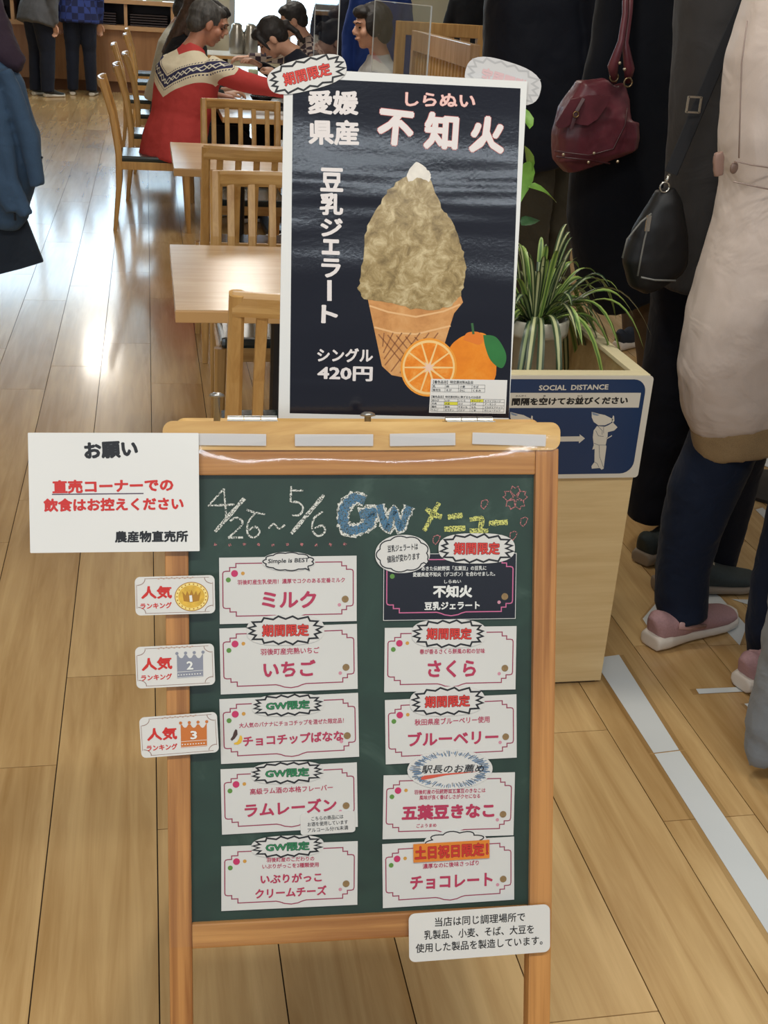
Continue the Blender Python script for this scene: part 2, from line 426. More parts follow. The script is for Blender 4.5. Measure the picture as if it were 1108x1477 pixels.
# rear frame: leans the other way, hinged at the cap
Rr = Matrix.Rotation(rad(40), 4, 'X')
HP = V((0, .060, -.034))
def rear(name, x0, x1, y0, y1, mat, rnd=False):
    if rnd: me = poly_me(rrect(x0, y0, x1, y1, .012), -.012, .012)
    else:
        bm = bmesh.new(); add_box(bm, ((x0+x1)/2, (y0+y1)/2, 0), (x1-x0, y1-y0, .024), bev=.002); me = bm_mesh(bm)
    o = mesh_obj(name, me, BRD, mat); o.matrix_local = Matrix.Translation(HP) @ Rr; return o
rear('rear_cap_rail', XL+.012, XR-.012, -.034, .0, pine_c, True)
rear('rear_upright', XL+.008, XL+.036, -.977, -.036, pine_v)
rear('rear_upright', XR-.036, XR-.008, -.977, -.036, pine_v)
rear('rear_rail', XL+.036, XR-.036, -.62, -.59, pine_h)
rear('rear_panel', XL+.036, XR-.036, -.59, -.036, plain('plywood_back', (150, 110, 66), .6, var=.1))
for x0 in (.045, .31):
    bm = bmesh.new()
    for k in range(3):
        g = bmesh.ops.create_cone(bm, segments=12, radius1=.0042, radius2=.0042, depth=.019, cap_ends=True)
        for v in g['verts']: v.co = V((x0+.01+k*.02+v.co.z, .0665+v.co.y, -.018+v.co.x))
    add_box(bm, (x0+.03, .0648, -.010), (.06, .0012, .014)); add_box(bm, (x0+.03, .0648, -.026), (.06, .0012, .014))
    mesh_obj('hinge', bm_mesh(bm), BRD, steel)
for bx in (.033, .214):
    bm = bmesh.new(); h = .030 if bx < .1 else .008
    lathe(bm, [(.004, 0), (.004, h), (.0095, h+.001), (.0085, h+.004), (.004, h+.006)], 16)
    me = bm_mesh(bm, True); me.transform(Matrix.Rotation(rad(-90), 4, 'X')); me.transform(Matrix.Translation((bx, .062, -.012)))
    mesh_obj('bolt', me, BRD, steel)
# chalk drawing: parts of the board
def chalkmat(name, c):
    m, nt, b = newmat(name); out = nt.nodes['Material Output']
    b.inputs['Base Color'].default_value = (*s2l(c), 1); b.inputs['Roughness'].default_value = .95
    tc = nd(nt, 'ShaderNodeTexCoord'); n1 = nd(nt, 'ShaderNodeTexNoise', i_Scale=700., i_Detail=3.); lk(nt, tc.outputs['Object'], n1.inputs['Vector'])
    tr = nd(nt, 'ShaderNodeBsdfTransparent'); mx = nd(nt, 'ShaderNodeMixShader')
    f = ramp(nt, n1.outputs[0], [(.40, (0, 0, 0)), (.52, (.95, .95, .95))])
    lk(nt, f, mx.inputs[0]); lk(nt, tr.outputs[0], mx.inputs[1]); lk(nt, b.outputs[0], mx.inputs[2]); lk(nt, mx.outputs[0], out.inputs[0])
    return m
CW, CB, CY, CPk = chalkmat('white_chalk', (225, 225, 215)), chalkmat('blue_chalk', (72, 120, 152)), chalkmat('yellow_chalk', (214, 214, 120)), chalkmat('pink_chalk', (190, 120, 120))
def smoothp(P, n=6):
    P = [V(p) for p in P]; out = []
    for i in range(len(P)-1):
        a = P[max(i-1, 0)]; b = P[i]; c = P[i+1]; d = P[min(i+2, len(P)-1)]
        for k in range(n):
            t = k/n; out.append(.5*((2*b)+(c-a)*t+(2*a-5*b+4*c-d)*t*t+(3*b-a-3*c+d)*t**3))
    out.append(P[-1]); return out
def chalk(name, cf, paths, wd, mat, lift=0, sm=True, label=None):
    pp = []
    for p in paths:
        q = [tuple(BOARD.px(*cf(*xy), -.003)) for xy in p]
        if sm and len(q) > 2: q = [tuple(x) for x in smoothp(q)]
        elif len(q) == 2: q = [tuple(V(q[0]).lerp(V(q[1]), i/8)) for i in range(9)]
        pp.append(q)
    return mesh_obj(name, ribbon_me(pp, wd, -.0034+lift*.0001, False, (0, 0), .25), BRD, mat, label=label)
c1 = Z(280, 590, .2527); c2 = Z(540, 590, .2527)
chalk('chalk_date', c1, [[(170, 455), (120, 510), (80, 555)], [(80, 552), (230, 545)], [(170, 455), (178, 540), (185, 640)],
    [(205, 640), (240, 620), (275, 640), (262, 675), (195, 735)], [(195, 735), (280, 733)],
    [(300, 575), (345, 590), (405, 601)], [(348, 595), (308, 650), (308, 715), (345, 733), (375, 702), (350, 672), (312, 690)],
    [(425, 682), (455, 655), (485, 683), (520, 660)], [(555, 440), (550, 530)], [(560, 465), (622, 465)],
    [(550, 530), (600, 535), (622, 570), (600, 605), (560, 606)], [(735, 585), (685, 625), (675, 690), (710, 725), (747, 700), (735, 665), (688, 680)]], .0022, CW, 1, label='white chalk dates 4/26 to 5/6')
chalk('chalk_slash', c1, [[(287, 510), (120, 700)], [(742, 490), (555, 712)]], .0042, CW, 1)
Gp = [[(975, 525), (920, 508), (868, 550), (850, 620), (870, 685), (930, 690), (990, 660), (1020, 610), (1010, 590), (945, 608)]]
Wp = [[(30, 545), (45, 610), (78, 678), (112, 580), (150, 678), (175, 620), (200, 555)]]
chalk('chalk_outline', c1, Gp, .0170, CW, 0); chalk('chalk_letter', c1, Gp, .0112, CB, 1, label='blue chalk letter G')
chalk('chalk_outline', c2, Wp, .0135, CW, 0); chalk('chalk_letter', c2, Wp, .0078, CB, 1, label='blue chalk letter W')
chalk('chalk_word', c2, [[(370, 535), (330, 610), (285, 695)], [(295, 570), (340, 600), (385, 617)], [(420, 617), (505, 606)], [(400, 686), (520, 680)],
    [(545, 632), (612, 626), (602, 688)], [(545, 697), (652, 694)], [(655, 652), (762, 646)]], .0062, CY, 1, label='yellow chalk lettering')
fl = []
for k in range(5):
    a = -pi/2+k*2*pi/5; cc = V((805, 508)); d = V((cos(a), sin(a))); n_ = V((-d.y, d.x))
    fl.append([tuple(cc+d*10), tuple(cc+d*40+n_*28), tuple(cc+d*68+n_*16), tuple(cc+d*56), tuple(cc+d*68-n_*16), tuple(cc+d*40-n_*28), tuple(cc+d*10)])
for (x, y) in ((630, 542), (855, 642), (795, 722), (355, 745)):
    fl.append([(x-20, y+15), (x-18, y-15), (x+5, y-25), (x+22, y-18), (x+12, y+8), (x-5, y+28), (x-20, y+15)])
chalk('chalk_blossom', c2, fl, .0011, CPk, 1, sm=False, label='pink chalk cherry blossom')
dots = [[(115+i*82, 772+6*sin(i*2)), (130+i*82, 776)] for i in range(10)]
chalk('chalk_dots', c1, dots, .003, CPk, 1)

# ------------------------------------------------------------------ print colours
WHITE = plain('white_paper', (214, 213, 207), .35, var=.02, scale=8)
LAM = plain('laminated_paper', (216, 214, 208), .22, var=.02, scale=8)
BLACK = plain('black_ink', (22, 22, 24), .4)
CRIM = plain('crimson_ink', (180, 48, 82), .4)
MAGL = plain('thin_crimson_ink', (150, 52, 80), .4)
REDI = plain('red_ink', (215, 58, 44), .4)
DRED = plain('dark_red_ink', (135, 24, 24), .4)
GRN = plain('green_ink', (44, 130, 80), .4)
DGRN = plain('dark_green_ink', (22, 72, 44), .4)
DOTS = dict(pink=plain('pink_dot', (196, 44, 96), .4), orange=plain('orange_dot', (205, 150, 60), .4), green=plain('green_dot', (92, 140, 56), .4), brown=plain('brown_dot', (140, 112, 70), .4, var=.2, scale=300), rose=plain('rose_dot', (205, 140, 155), .4))
NAVYC = plain('black_card', (22, 24, 34), .25)
WINK = plain('white_ink', (228, 228, 222), .4)
PINKL = plain('pink_line_ink', (205, 105, 145), .4)
fA, fB, fC, fD, fE, fG = Z(300, 790, .2166), Z(300, 990, .2166), Z(300, 1190, .2166), Z(530, 760, .2166), Z(530, 980, .2166), Z(530, 1180, .2527)
def quad_rect(fr, q, off):
    P = [fr.px(*p, off) for p in q]; c = sum(P, V((0, 0)))/4
    ex = ((P[1]-P[0])+(P[2]-P[3]))/2; ey = ((P[0]-P[3])+(P[1]-P[2]))/2
    W, H = ex.length, ey.length; e = ex.normalized(); n_ = V((-e.y, e.x))
    return c, W, H, e, n_
BORD = [(.12, .09), (.89, .09), (.89, .15), (.925, .15), (.925, .205), (.955, .205), (.97, .215), (.975, .24), (.975, .72), (.97, .755), (.955, .765), (.925, .765), (.925, .82), (.89, .82), (.89, .885),
        (.62, .885), (.59, .90), (.56, .925), (.51, .94), (.46, .925), (.43, .90), (.40, .885), (.12, .885), (.12, .82), (.075, .82), (.075, .765), (.045, .765), (.03, .755), (.025, .73), (.025, .24), (.03, .215), (.045, .205), (.075, .205), (.075, .15), (.12, .15)]
def card(q, label, texts, dark=False, banana=False, z=0):
    off = .0018
    c, W, H, e, n_ = quad_rect(BOARD, q, off)
    L = lambda x, y: tuple(c + e*((x-.5)*W) + n_*((.5-y)*H))
    s = Sheet(BOARD, 'menu_card', label, 'menu card', [L(0, 0), L(1, 0), L(1, 1), L(0, 1)], NAVYC if dark else WHITE, .0008-.0036, off-.0036, 'flavour cards on the chalkboard')
    if dark: s.line('edge_line', [L(.002, .004), L(.998, .004), L(.998, .996), L(.002, .996)], .0006, WINK, 0, True)
    s.line('border', [L(*p) for p in BORD], .0013, PINKL if dark else MAGL, 0, True)
    for nm, x, y, r in (('pink', .11, .24, .025), ('orange', .17, .24, .0135), ('green', .065, .335, .018), ('brown', .915, .66, .026), ('rose', .872, .745, .013)):
        s.poly('dot', disc(L(x, y), r*W, n=16), DOTS[nm], 1 if nm in 'orange green rose' else 2)
    for t in texts:
        st, p0, p1, h = t[:4]; cl = t[4] if len(t) > 4 else (WINK if dark else CRIM); bd = t[5] if len(t) > 5 else .03
        s.text(st, p0, p1, h, cl, bd, 2)
    if banana:
        f = fB
        s.poly('banana', [s.P(*f(x, y)) for x, y in ((213, 325), (225, 330), (230, 350), (222, 375), (200, 388), (175, 386), (172, 378), (195, 368), (208, 345))], DOTS_Y, 3)
        s.poly('banana', [s.P(*f(x, y)) for x, y in ((183, 285), (195, 290), (197, 320), (180, 345), (160, 362), (150, 352), (165, 330), (172, 305))], plain('choco_brown', (70, 45, 34), .4), 4, label='chocolate dipped banana')
    return s
DOTS_Y = plain('banana_yellow', (226, 180, 50), .4)
s_ = 'white menu card on the chalkboard reading '
card([(316, 805), (515, 802), (515, 896.5), (317, 901)], 'white menu card at top left of the chalkboard, ミルク in crimson', [
    ('羽後町産生乳使用！濃厚でコクのある定番ミルク', fA(197, 247), fA(912, 230), 7.2, CRIM, .02), ('ミルク', fA(358, 402), fA(720, 402), 25, CRIM, .035)])
card([(317, 907.6), (516, 900.5), (516, 994.7), (318, 1002.6)], 'white menu card reading いちご, second down on the left', [
    ('羽後町産完熟いちご', fA(350, 716), fA(742, 703), 9.5, CRIM, .02), ('いちご', fA(370, 866), fA(718, 853), 24, CRIM, .035)])
card([(317, 1010), (517.7, 1000), (518, 1093), (318.4, 1103)], 'white menu card with small banana picture, third down on the left', [
    ('大人気のバナナにチョコチップを混ぜた限定品！', fB(208, 278), fB(905, 243), 7.6, CRIM, .02), ('チョコチップばなな', fB(234, 402), fB(905, 362), 15.5, CRIM, .035)], banana=True)
card([(318.4, 1111), (516, 1101), (516, 1194), (320, 1205.6)], 'white menu card reading ラムレーズン, fourth down on the left', [
    ('高級ラム酒の本格フレーバー', fB(280, 722), fB(832, 692), 9, CRIM, .02), ('ラムレーズン', fB(246, 872), fB(858, 830), 20.5, CRIM, .035)])
card([(319, 1223), (516.6, 1214.5), (516, 1307), (319.5, 1315.6)], 'white menu card with two-line flavour name at bottom left of the chalkboard', [
    ('羽後町産のこだわりの', fC(390, 248), fC(708, 238), 7, CRIM, .02), ('いぶりがっこを2種類使用', fC(362, 292), fC(738, 278), 7, CRIM, .02),
    ('いぶりがっこ', fC(350, 392), fC(758, 376), 14, CRIM, .035), ('クリームチーズ', fC(315, 490), fC(790, 465), 14.5, CRIM, .035)])
card([(553.4, 799), (746, 798.5), (745, 892.6), (554, 896.5)], 'black menu card with white lettering 不知火 on the chalkboard', [
    ('あきた伝統野菜「五葉豆」の豆乳に', fD(360, 292), fD(792, 288), 6.4, WINK, .02), ('愛媛県産不知火（デコポン）を合わせました。', fD(303, 333), fD(850, 326), 6.6, WINK, .02),
    ('しらぬい', fD(512, 376), fD(624, 374), 5, WINK, .02), ('不知火', fD(436, 472), fD(698, 470), 18, WINK, .05), ('豆乳ジェラート', fD(380, 555), fD(748, 548), 12, WINK, .04)], dark=True)
card([(555.6, 907), (746, 903.4), (745, 995.7), (555, 999)], 'white menu card reading さくら, second down on the right', [
    ('春が香るさくら餅風の和の甘味', fD(348, 848), fD(782, 842), 7.4, CRIM, .02), ('さくら', fD(400, 1004), fD(722, 1000), 25, CRIM, .035)])
card([(556, 1010.8), (746, 1002.7), (746.6, 1093.7), (557, 1104)], 'white menu card reading ブルーベリー, third down on the right', [
    ('秋田県産ブルーベリー使用', fE(315, 308), fE(814, 286), 9.5, CRIM, .02), ('ブルーベリー', fE(270, 447), fE(872, 425), 20.5, CRIM, .035)])
card([(553.8, 1119.7), (744, 1115.4), (741.8, 1206), (552.7, 1212.3)], 'white menu card reading 五葉豆きなこ, fourth down on the right', [
    ('羽後町産の伝統野菜五葉豆のきなこは', fE(312, 766), fE(786, 752), 6.6, CRIM, .02), ('風味が良く香ばしさがクセになる', fE(346, 802), fE(750, 790), 6.6, CRIM, .02),
    ('五葉豆きなこ', fE(228, 940), fE(845, 920), 22, CRIM, .05), ('ごようまめ', fG(280, 55), fG(394, 50), 5.5, CRIM, .02)])
card([(552, 1219), (743.5, 1208.5), (742, 1299), (553, 1312)], 'white menu card reading チョコレート at bottom right of the chalkboard', [
    ('濃厚なのに後味さっぱり', fG(316, 290), fG(636, 268), 7.4, CRIM, .02), ('チョコレート', fG(244, 410), fG(714, 388), 20, CRIM, .035)])
# ------------------------------------------------------------------ stickers
def basis_at(fr, u, v, off, ang=0):
    c = fr.px(u, v, off); a = rad(ang)
    ex = fr.px(u+10*cos(a), v+10*sin(a), off)-c; L = ex.length/10; e = ex.normalized(); n_ = V((-e.y, e.x))
    return c, L, e, n_
def supere(c, e, n_, rx, ry, pw=2.8, n=40):
    out = []
    for i in range(n):
        a = 2*pi*i/n; ca, sa = cos(a), sin(a); k = 1/((abs(ca)**pw+abs(sa)**pw)**(1/pw)); out.append(tuple(c+e*(rx*ca*k)+n_*(ry*sa*k)))
    return out
def burst(fr, u, v, hw, hh, ang, label, txt='期間限定', green=False, c0=.0, ghost=False, seed=1, group='starburst stickers'):
    off = c0+.0008; c, L, e, n_ = basis_at(fr, u, v, off, ang); rx, ry = hw*L, hh*L
    s = Sheet(fr, 'burst_sticker', label, 'sticker', supere(c, e, n_, rx, ry), GHOST if ghost else LAM, c0, off, group)
    rg = random.Random(seed); zz = []; N = 32
    for i in range(N):
        a = 2*pi*i/N; ca, sa = cos(a), sin(a); pw = 3.0; k = 1/((abs(ca)**pw+abs(sa)**pw)**(1/pw)); r = (.93 if i % 2 else .74)*rg.uniform(.97, 1.03)
        zz.append(tuple(c+e*(rx*ca*k*(r if i % 2 else r*1.05))+n_*(ry*sa*k*r)))
    s.line('zigzag', zz, .0022*rx/.047, GREYG if ghost else BLACK, 0, True)
    w2, h2 = (.60*rx, .40*ry)
    A_, B_ = c-e*w2-n_*h2, c+e*w2-n_*h2
    if ghost:
        s.text(txt, B_, A_, -2*h2, PINKG, .05, 1, px=False)   # seen through the sheet, mirrored
        return s
    mi, mo = (GRN, DGRN) if green else (REDI, DRED)
    s.text(txt, A_, B_, 2*h2, mo, .062, 1, px=False, base=.03); s.text(txt, A_, B_, 2*h2, mi, .022, 3, px=False, base=.03)
    return s
GHOST = plain('sticker_back', (196, 194, 192), .35); GREYG = plain('faint_grey_print', (172, 171, 170), .4); PINKG = plain('faint_pink_print', (206, 172, 172), .4)
KG = 'limited-time starburst sticker, red lettering, '
zs = -.0016
burst(BOARD, 412, 909, 56, 22, -1, 'red-lettered starburst sticker above the いちご card', c0=zs, seed=2)
burst(BOARD, 688, 791, 55, 21.5, 0, 'red-lettered starburst sticker at the top corner of the black menu card', c0=zs, seed=3)
burst(BOARD, 648, 914, 54, 20.5, 0, 'red-lettered starburst sticker between the black card and the さくら card', c0=zs, seed=4)
burst(BOARD, 645.5, 1011.5, 54, 21, -2, 'red-lettered starburst sticker between the さくら card and the ブルーベリー card', c0=zs, seed=5)
for u, v, lb in ((415.5, 1017, 'green-lettered starburst sticker over the banana card'), (414.5, 1114.5, 'green-lettered starburst sticker over the ラムレーズン card'), (415, 1221, 'green-lettered starburst sticker over the bottom left card')):
    burst(BOARD, u, v, 52.5, 16, -2.5, lb, 'GW限定', True, c0=zs, seed=int(v), group='green starburst stickers')
def cloud(u, v, hw, hh, ang, label, lines, tail, n=11):
    c0 = zs; off = c0+.0008; c, L, e, n_ = basis_at(BOARD, u, v, off, ang); rx, ry = hw*L, hh*L
    pts = []
    for i in range(n):
        for k in range(6):
            a = 2*pi*(i+k/6)/n; r = 1+.10*sin(pi*k/6)-.04
            pts.append(tuple(c+e*(rx*r*cos(a))+n_*(ry*r*sin(a))))
    s = Sheet(BOARD, 'speech_bubble', label, 'sticker', supere(c, e, n_, rx*1.1, ry*1.12, 2.1), LAM, c0, off)
    tp = tuple(c+e*(rx*tail[0])+n_*(ry*tail[1])); k = min(range(len(pts)), key=lambda i: (V(pts[i])-V(tp)).length); pts[k] = tp
    s.line('outline', pts, .0014, BLACK, 0, True)
    for t, x0, y0, x1, y1, h in lines:
        s.text(t, tuple(c+e*(rx*x0)+n_*(ry*y0)), tuple(c+e*(rx*x1)+n_*(ry*y1)), h*ry, BLACK, .024, 1, px=False, shear=.1)
    return s
cloud(416.5, 810, 35, 12.5, 0, 'small white bubble sticker reading Simple is BEST above the ミルク card', [('Simple is BEST', -.85, -.35, .85, -.2, .65)], (.85, -1.0))
cloud(581, 799, 36, 24.5, -2, 'white cloud bubble sticker with two handwritten lines beside the black card', [('豆乳ジェラートは', -.6, .12, .62, .22, .40), ('値段が変わります', -.62, -.50, .70, -.35, .42)], (1.08, -.75), 9)
# station master oval
c, L, e, n_ = basis_at(BOARD, 649.5, 1110, zs+.0008, -1); rx, ry = 61.5*L, 28.5*L
s = Sheet(BOARD, 'oval_sticker', 'white oval sticker with blue radiating strokes between two right-hand cards', 'sticker', supere(c, e, n_, rx, ry, 2.05), LAM, zs, zs+.0008)
BLU = plain('blue_pencil', (112, 138, 165), .6); BLK2 = plain('pen_black', (40, 44, 52), .5)
rg = random.Random(9); st1, st2 = [], []
for i in range(150):
    a = 2*pi*i/150+rg.uniform(-.02, .02); r0 = rg.uniform(.66, .82); r1 = rg.uniform(.84, .97)
    p = [tuple(c+e*(rx*r*cos(a))+n_*(ry*r*sin(a))) for r in (r0, r1)]; (st1 if i % 3 else st2).append(p)
s.line('ray_strokes', st1, .0010, BLU, 0); s.line('ray_strokes', st2, .0006, BLK2, 1)
s.poly('brush_stroke', [s.P(*fE(*q)) for q in ((358, 652), (380, 640), (500, 628), (620, 618), (740, 612), (640, 625), (520, 638), (420, 660), (375, 668), (357, 665))], plain('brush_red', (208, 84, 60), .5), 2)
s.text('駅長のお薦め', fE(360, 626), fE(776, 618), 12, BLACK, .012, 3, shear=.15)
# orange strip and the sticker underneath
c, L, e, n_ = basis_at(BOARD, 657, 1214, zs+.0008, -3)
s = Sheet(BOARD, 'half_hidden_sticker', 'white sticker with black lobes mostly hidden under the orange strip', 'sticker', supere(c, e, n_, 45*L, 16*L, 2.3), LAM, zs-.0001, zs+.0006)
lob = []
for i in range(9):
    for k in range(6):
        a = 2*pi*(i+k/6)/9; r = .78+.18*abs(sin(pi*k/6)); lob.append(tuple(c+e*(45*L*r*cos(a))+n_*(16*L*r*sin(a))))
s.line('outline', lob, .0014, BLACK, 0, True)
cq, W_, H_, e, n_ = quad_rect(BOARD, [fG(262, 150), fG(697, 125), fG(697, 228), fG(264, 255)], zs+.0018)
s = Sheet(BOARD, 'orange_strip', 'orange paper strip with red lettering across the チョコレート card', 'sticker', [tuple(cq+e*(x*W_/2)+n_*(y*H_/2)) for x, y in ((-1, -1), (1, -1), (1, 1), (-1, 1))], plain('orange_paper', (222, 130, 34), .35, var=.06), zs+.0010, zs+.0018)
s.text('土日祝日限定！', fG(272, 238), fG(690, 212), 19, DRED, .06, 1, base=.03); s.text('土日祝日限定！', fG(272, 238), fG(690, 212), 19, plain('vermilion_ink', (200, 44, 26), .4), .035, 3, base=.03)
def notice(fr, q, r, name, label, mat, c0, c1, cat='notice'):
    cq, W_, H_, e, n_ = quad_rect(fr, q, c1)
    s = Sheet(fr, name, label, cat, [tuple(cq+e*x+n_*y) for x, y in rrect(-W_/2, -H_/2, W_/2, H_/2, r)], mat, c0, c1)
    s.L = lambda x, y: tuple(cq+e*((x-.5)*W_)+n_*((.5-y)*H_)); s.W, s.H = W_, H_
    return s
s = notice(BOARD, [(433, 1174), (512, 1169), (513, 1200), (434, 1205)], .004, 'small_notice', 'small white three-line notice on the corner of the ラムレーズン card', LAM, zs, zs+.0008)
for t, x0, y0, x1, y1 in (('こちらの商品には', 690, 896, 902, 880), ('お酒を使用しています', 664, 934, 932, 916)): s.text(t, fB(x0, y0), fB(x1, y1), 6.3, BLACK, .008)
s.text('アルコール分1%未満', fC(664, 50), fC(934, 30), 6.3, BLACK, .008)
# rank badges
GOLD = plain('gold_print', (212, 170, 60), .4, var=.2, scale=120); GOLD2 = plain('light_gold_print', (238, 214, 130), .4); DGOLD = plain('dark_gold_print', (170, 120, 30), .4)
FRM = plain('brown_line_print', (140, 105, 90), .4); REDT = plain('badge_red', (200, 42, 34), .4)
fR = Z(180, 790, .2166)
def badge(q, lab, n, tx, rk, crown):
    s = notice(BOARD, q, .006, 'ranking_badge', lab, LAM, .0092, .0104, 'badge'); s.root['group'] = 'popularity ranking badges'
    L = s.L; ar = s.H/s.W
    s.line('frame_line', [[L(.12, .05), L(.93, .05)], [L(.12, .95), L(.93, .95)], [L(.02, .2), L(.02, .82)], [L(.975, .18), L(.975, .82)]], .0005, FRM, 0)
    for cx_, cy_, a0 in ((.03, .06, -pi/2), (.97, .06, -pi), (.97, .94, pi/2), (.03, .94, 0)):
        s.line('corner_curl', [tuple(V(L(cx_, cy_))+V((.009*cos(a0+pi/2*i/6), .007*sin(a0+pi/2*i/6)))) for i in range(7)], .0007, FRM, 1)
    s.line('scroll', [[L(.28+i*.02, .05+.02*sin(i*1.9)) for i in range(24)]], .0009, plain('scroll_tan', (190, 160, 140), .4), 1)
    (x0, y0, x1, y1), (x2, y2, x3, y3) = tx
    s.text('人気', fR(x0, y0), fR(x1, y1), 19, REDT, .04); s.text('ランキング', fR(x2, y2), fR(x3, y3), 9, REDT, .035)
    if crown == 'gold':
        cc = s.P(*fR(445, 325)); r = .0125*1.55
        s.poly('medal', disc(cc, r*1.02, r*.9, 40), DGOLD, 1); s.poly('medal_rim', disc(cc, r*.97, r*.85, 40), GOLD2, 2); s.poly('medal_face', disc(cc, r*.8, r*.7, 40), GOLD, 3)
        for k in range(22): s.poly('bead', disc((cc[0]+r*.88*cos(k*2*pi/22), cc[1]+r*.77*sin(k*2*pi/22)), .0009, n=8), DGOLD, 3)
        f = lambda x, y: s.P(*fR(445+x, 325+y)); cm = DGOLD
        pts = [(-52, 30), (-62, -35), (-40, -8), (-30, -40), (-15, -10), (0, -45), (15, -10), (30, -38), (40, -8), (62, -38), (50, 28), (0, 38)]
        s.poly('crown', [f(*p) for p in pts], cm, 5)
        cx_, cy_, hh_ = 443, 360, 9.5
    else:
        (ox, oy) = crown[1]; f = lambda x, y: s.P(*fR(ox+x, oy+y)); cm = crown[0]
        pts = [(-85, 90), (-88, -62)]
        for k in range(3):
            x0_ = -88+k*58; pts += [(x0_+8, -66), (x0_+18, -50), (x0_+28, -44), (x0_+40, -48), (x0_+52, -68)]
        pts += [(86, -75), (88, 78)]
        s.poly('crown', [f(*p) for p in pts], cm, 1)
        for k in range(4): s.poly('crown_ball', disc(f(-88+k*58, -76-k*3), .0019, n=12), cm, 2)
        s.line('crown_band', [[f(-84, 48), f(86, 36)], [f(-84, 86), f(86, 74)]], .0005, WINK, 2)
        s.line('crown_band', [[f(-80+i*18, 68-i*1.2), f(-72+i*18, 67-i*1.2)] for i in range(9)], .0012, WINK, 2)
        cx_, cy_, hh_ = ox, oy+32, 12.5
    wd = 9 if n == '1' else 22
    s.text(n, fR(cx_-wd, cy_), fR(cx_+wd, cy_-2), hh_, WINK, .03 if n != '1' else .0, 9)
badge([(196, 832), (311, 830), (309, 884), (194, 888.5)], 'white ranking badge with gold medal and numeral 1, topmost on the left upright', '1', ((110, 342, 315, 338), (105, 410, 314, 402)), 1, 'gold')
badge([(196, 933), (310, 928.6), (309, 987), (195.6, 994)], 'white ranking badge with silver crown and numeral 2 on the left upright', '2', ((114, 822, 318, 808), (110, 888, 316, 876)), 2, (plain('silver_print', (135, 138, 150), .4), (435, 780)))
badge([(202, 1035), (314.7, 1027), (314, 1084.6), (202.7, 1094)], 'white ranking badge with bronze crown and numeral 3, lowest on the left upright', '3', ((150, 1288, 350, 1276), (147, 1356, 352, 1342)), 3, (plain('bronze_print', (196, 112, 48), .4), (460, 1243)))
# request notice, overlaps the upright on the left
fN = Z(30, 580, .352)
s = notice(BOARD, [(37.7, 624.7), (283.5, 624), (291, 795.4), (46, 797)], .001, 'laminated_notice', 'large laminated white notice with red lettering sticking out left of the board', plain('notice_laminate', (222, 221, 216), .25, var=.02, scale=6), .0106, .0118)
INKB = BLACK
s.text('お願い', fN(262, 236), fN(482, 224), 25, INKB, .05)
s.text('直売コーナーでの', fN(130, 376), fN(626, 366), 20, REDT, .045); s.text('飲食はお控えください', fN(94, 450), fN(668, 442), 19.5, REDT, .045)
s.line('underline', [s.P(*fN(128, 378)), s.P(*fN(503, 374))], .0011, plain('underline_dark', (70, 40, 70), .5), 3)
s.text('農産物直売所', fN(386, 576), fN(686, 573), 17, INKB, .04)
s = notice(BOARD, [(589, 1319), (793, 1304), (794, 1373), (591, 1388)], .008, 'allergen_notice', 'rounded white three-line notice stuck on the lower right corner of the board', LAM, .0092, .0104)
for t, x0, y0, x1, y1 in (('当店は同じ調理場所で', 386, 620, 900, 588), ('乳製品、小麦、そば、大豆を', 324, 694, 950, 658), ('使用した製品を製造しています。', 276, 770, 1000, 722)):
    s.text(t, fG(x0, y0), fG(x1, y1), 13.2, BLACK, .012)
# tapes
TAPE = film('cloudy_tape', .8, .25, (.85, .85, .85), .3, 120, diff=.55)
for q, lb in (([(285, 625), (385, 626), (383, 643), (285, 642)], 'next to the white notice'), ([(426, 626.6), (539, 626), (538, 643.5), (425, 643)], 'second from the left'), ([(563, 625.5), (658, 624.5), (656, 642), (562, 643.6)], 'third from the left'), ([(683, 624), (789, 627), (786, 643.8), (680, 640)], 'at the right end')):
    s = notice(BOARD, q, .0006, 'tape_strip', 'strip of cloudy clear tape on the board cap rail, '+lb, TAPE, .0080, .0084, 'tape'); s.root['group'] = 'tape strips on the cap rail'
# clear film over the front
bm = bmesh.new(); NX, NY = 40, 60; g = []
for j in range(NY+1):
    row = []
    for i in range(NX+1):
        x = XL+.002+(XR-XL-.004)*i/NX; y = .048-(.62)*j/NY; t = j/NY
        z = .0069 + .0050*math.exp(-((y-.014)/.030)**2)*sin(pi*i/NX)**1.2 + .0012*sin(x*31+y*9)*sin(y*17+2)*min(1, t*6)
        z += .0009*math.exp(-((y-.002+.012*sin(pi*i/NX))/.005)**2)*sin(pi*i/NX)
        row.append(bm.verts.new((x, y, max(z, .0067))))
    g.append(row)
for j in range(NY):
    for i in range(NX): bm.faces.new((g[j][i], g[j+1][i], g[j+1][i+1], g[j][i+1]))
FILM = film('clear_film', 1.5, .06, (1, 1, 1), .03, 25)
fo = mesh_obj('clear_film_cover', bm_mesh(bm, True), None, FILM); fo.matrix_world = BOARD.M; tag(fo, 'clear plastic film taped over the front of the chalkboard', 'plastic film')

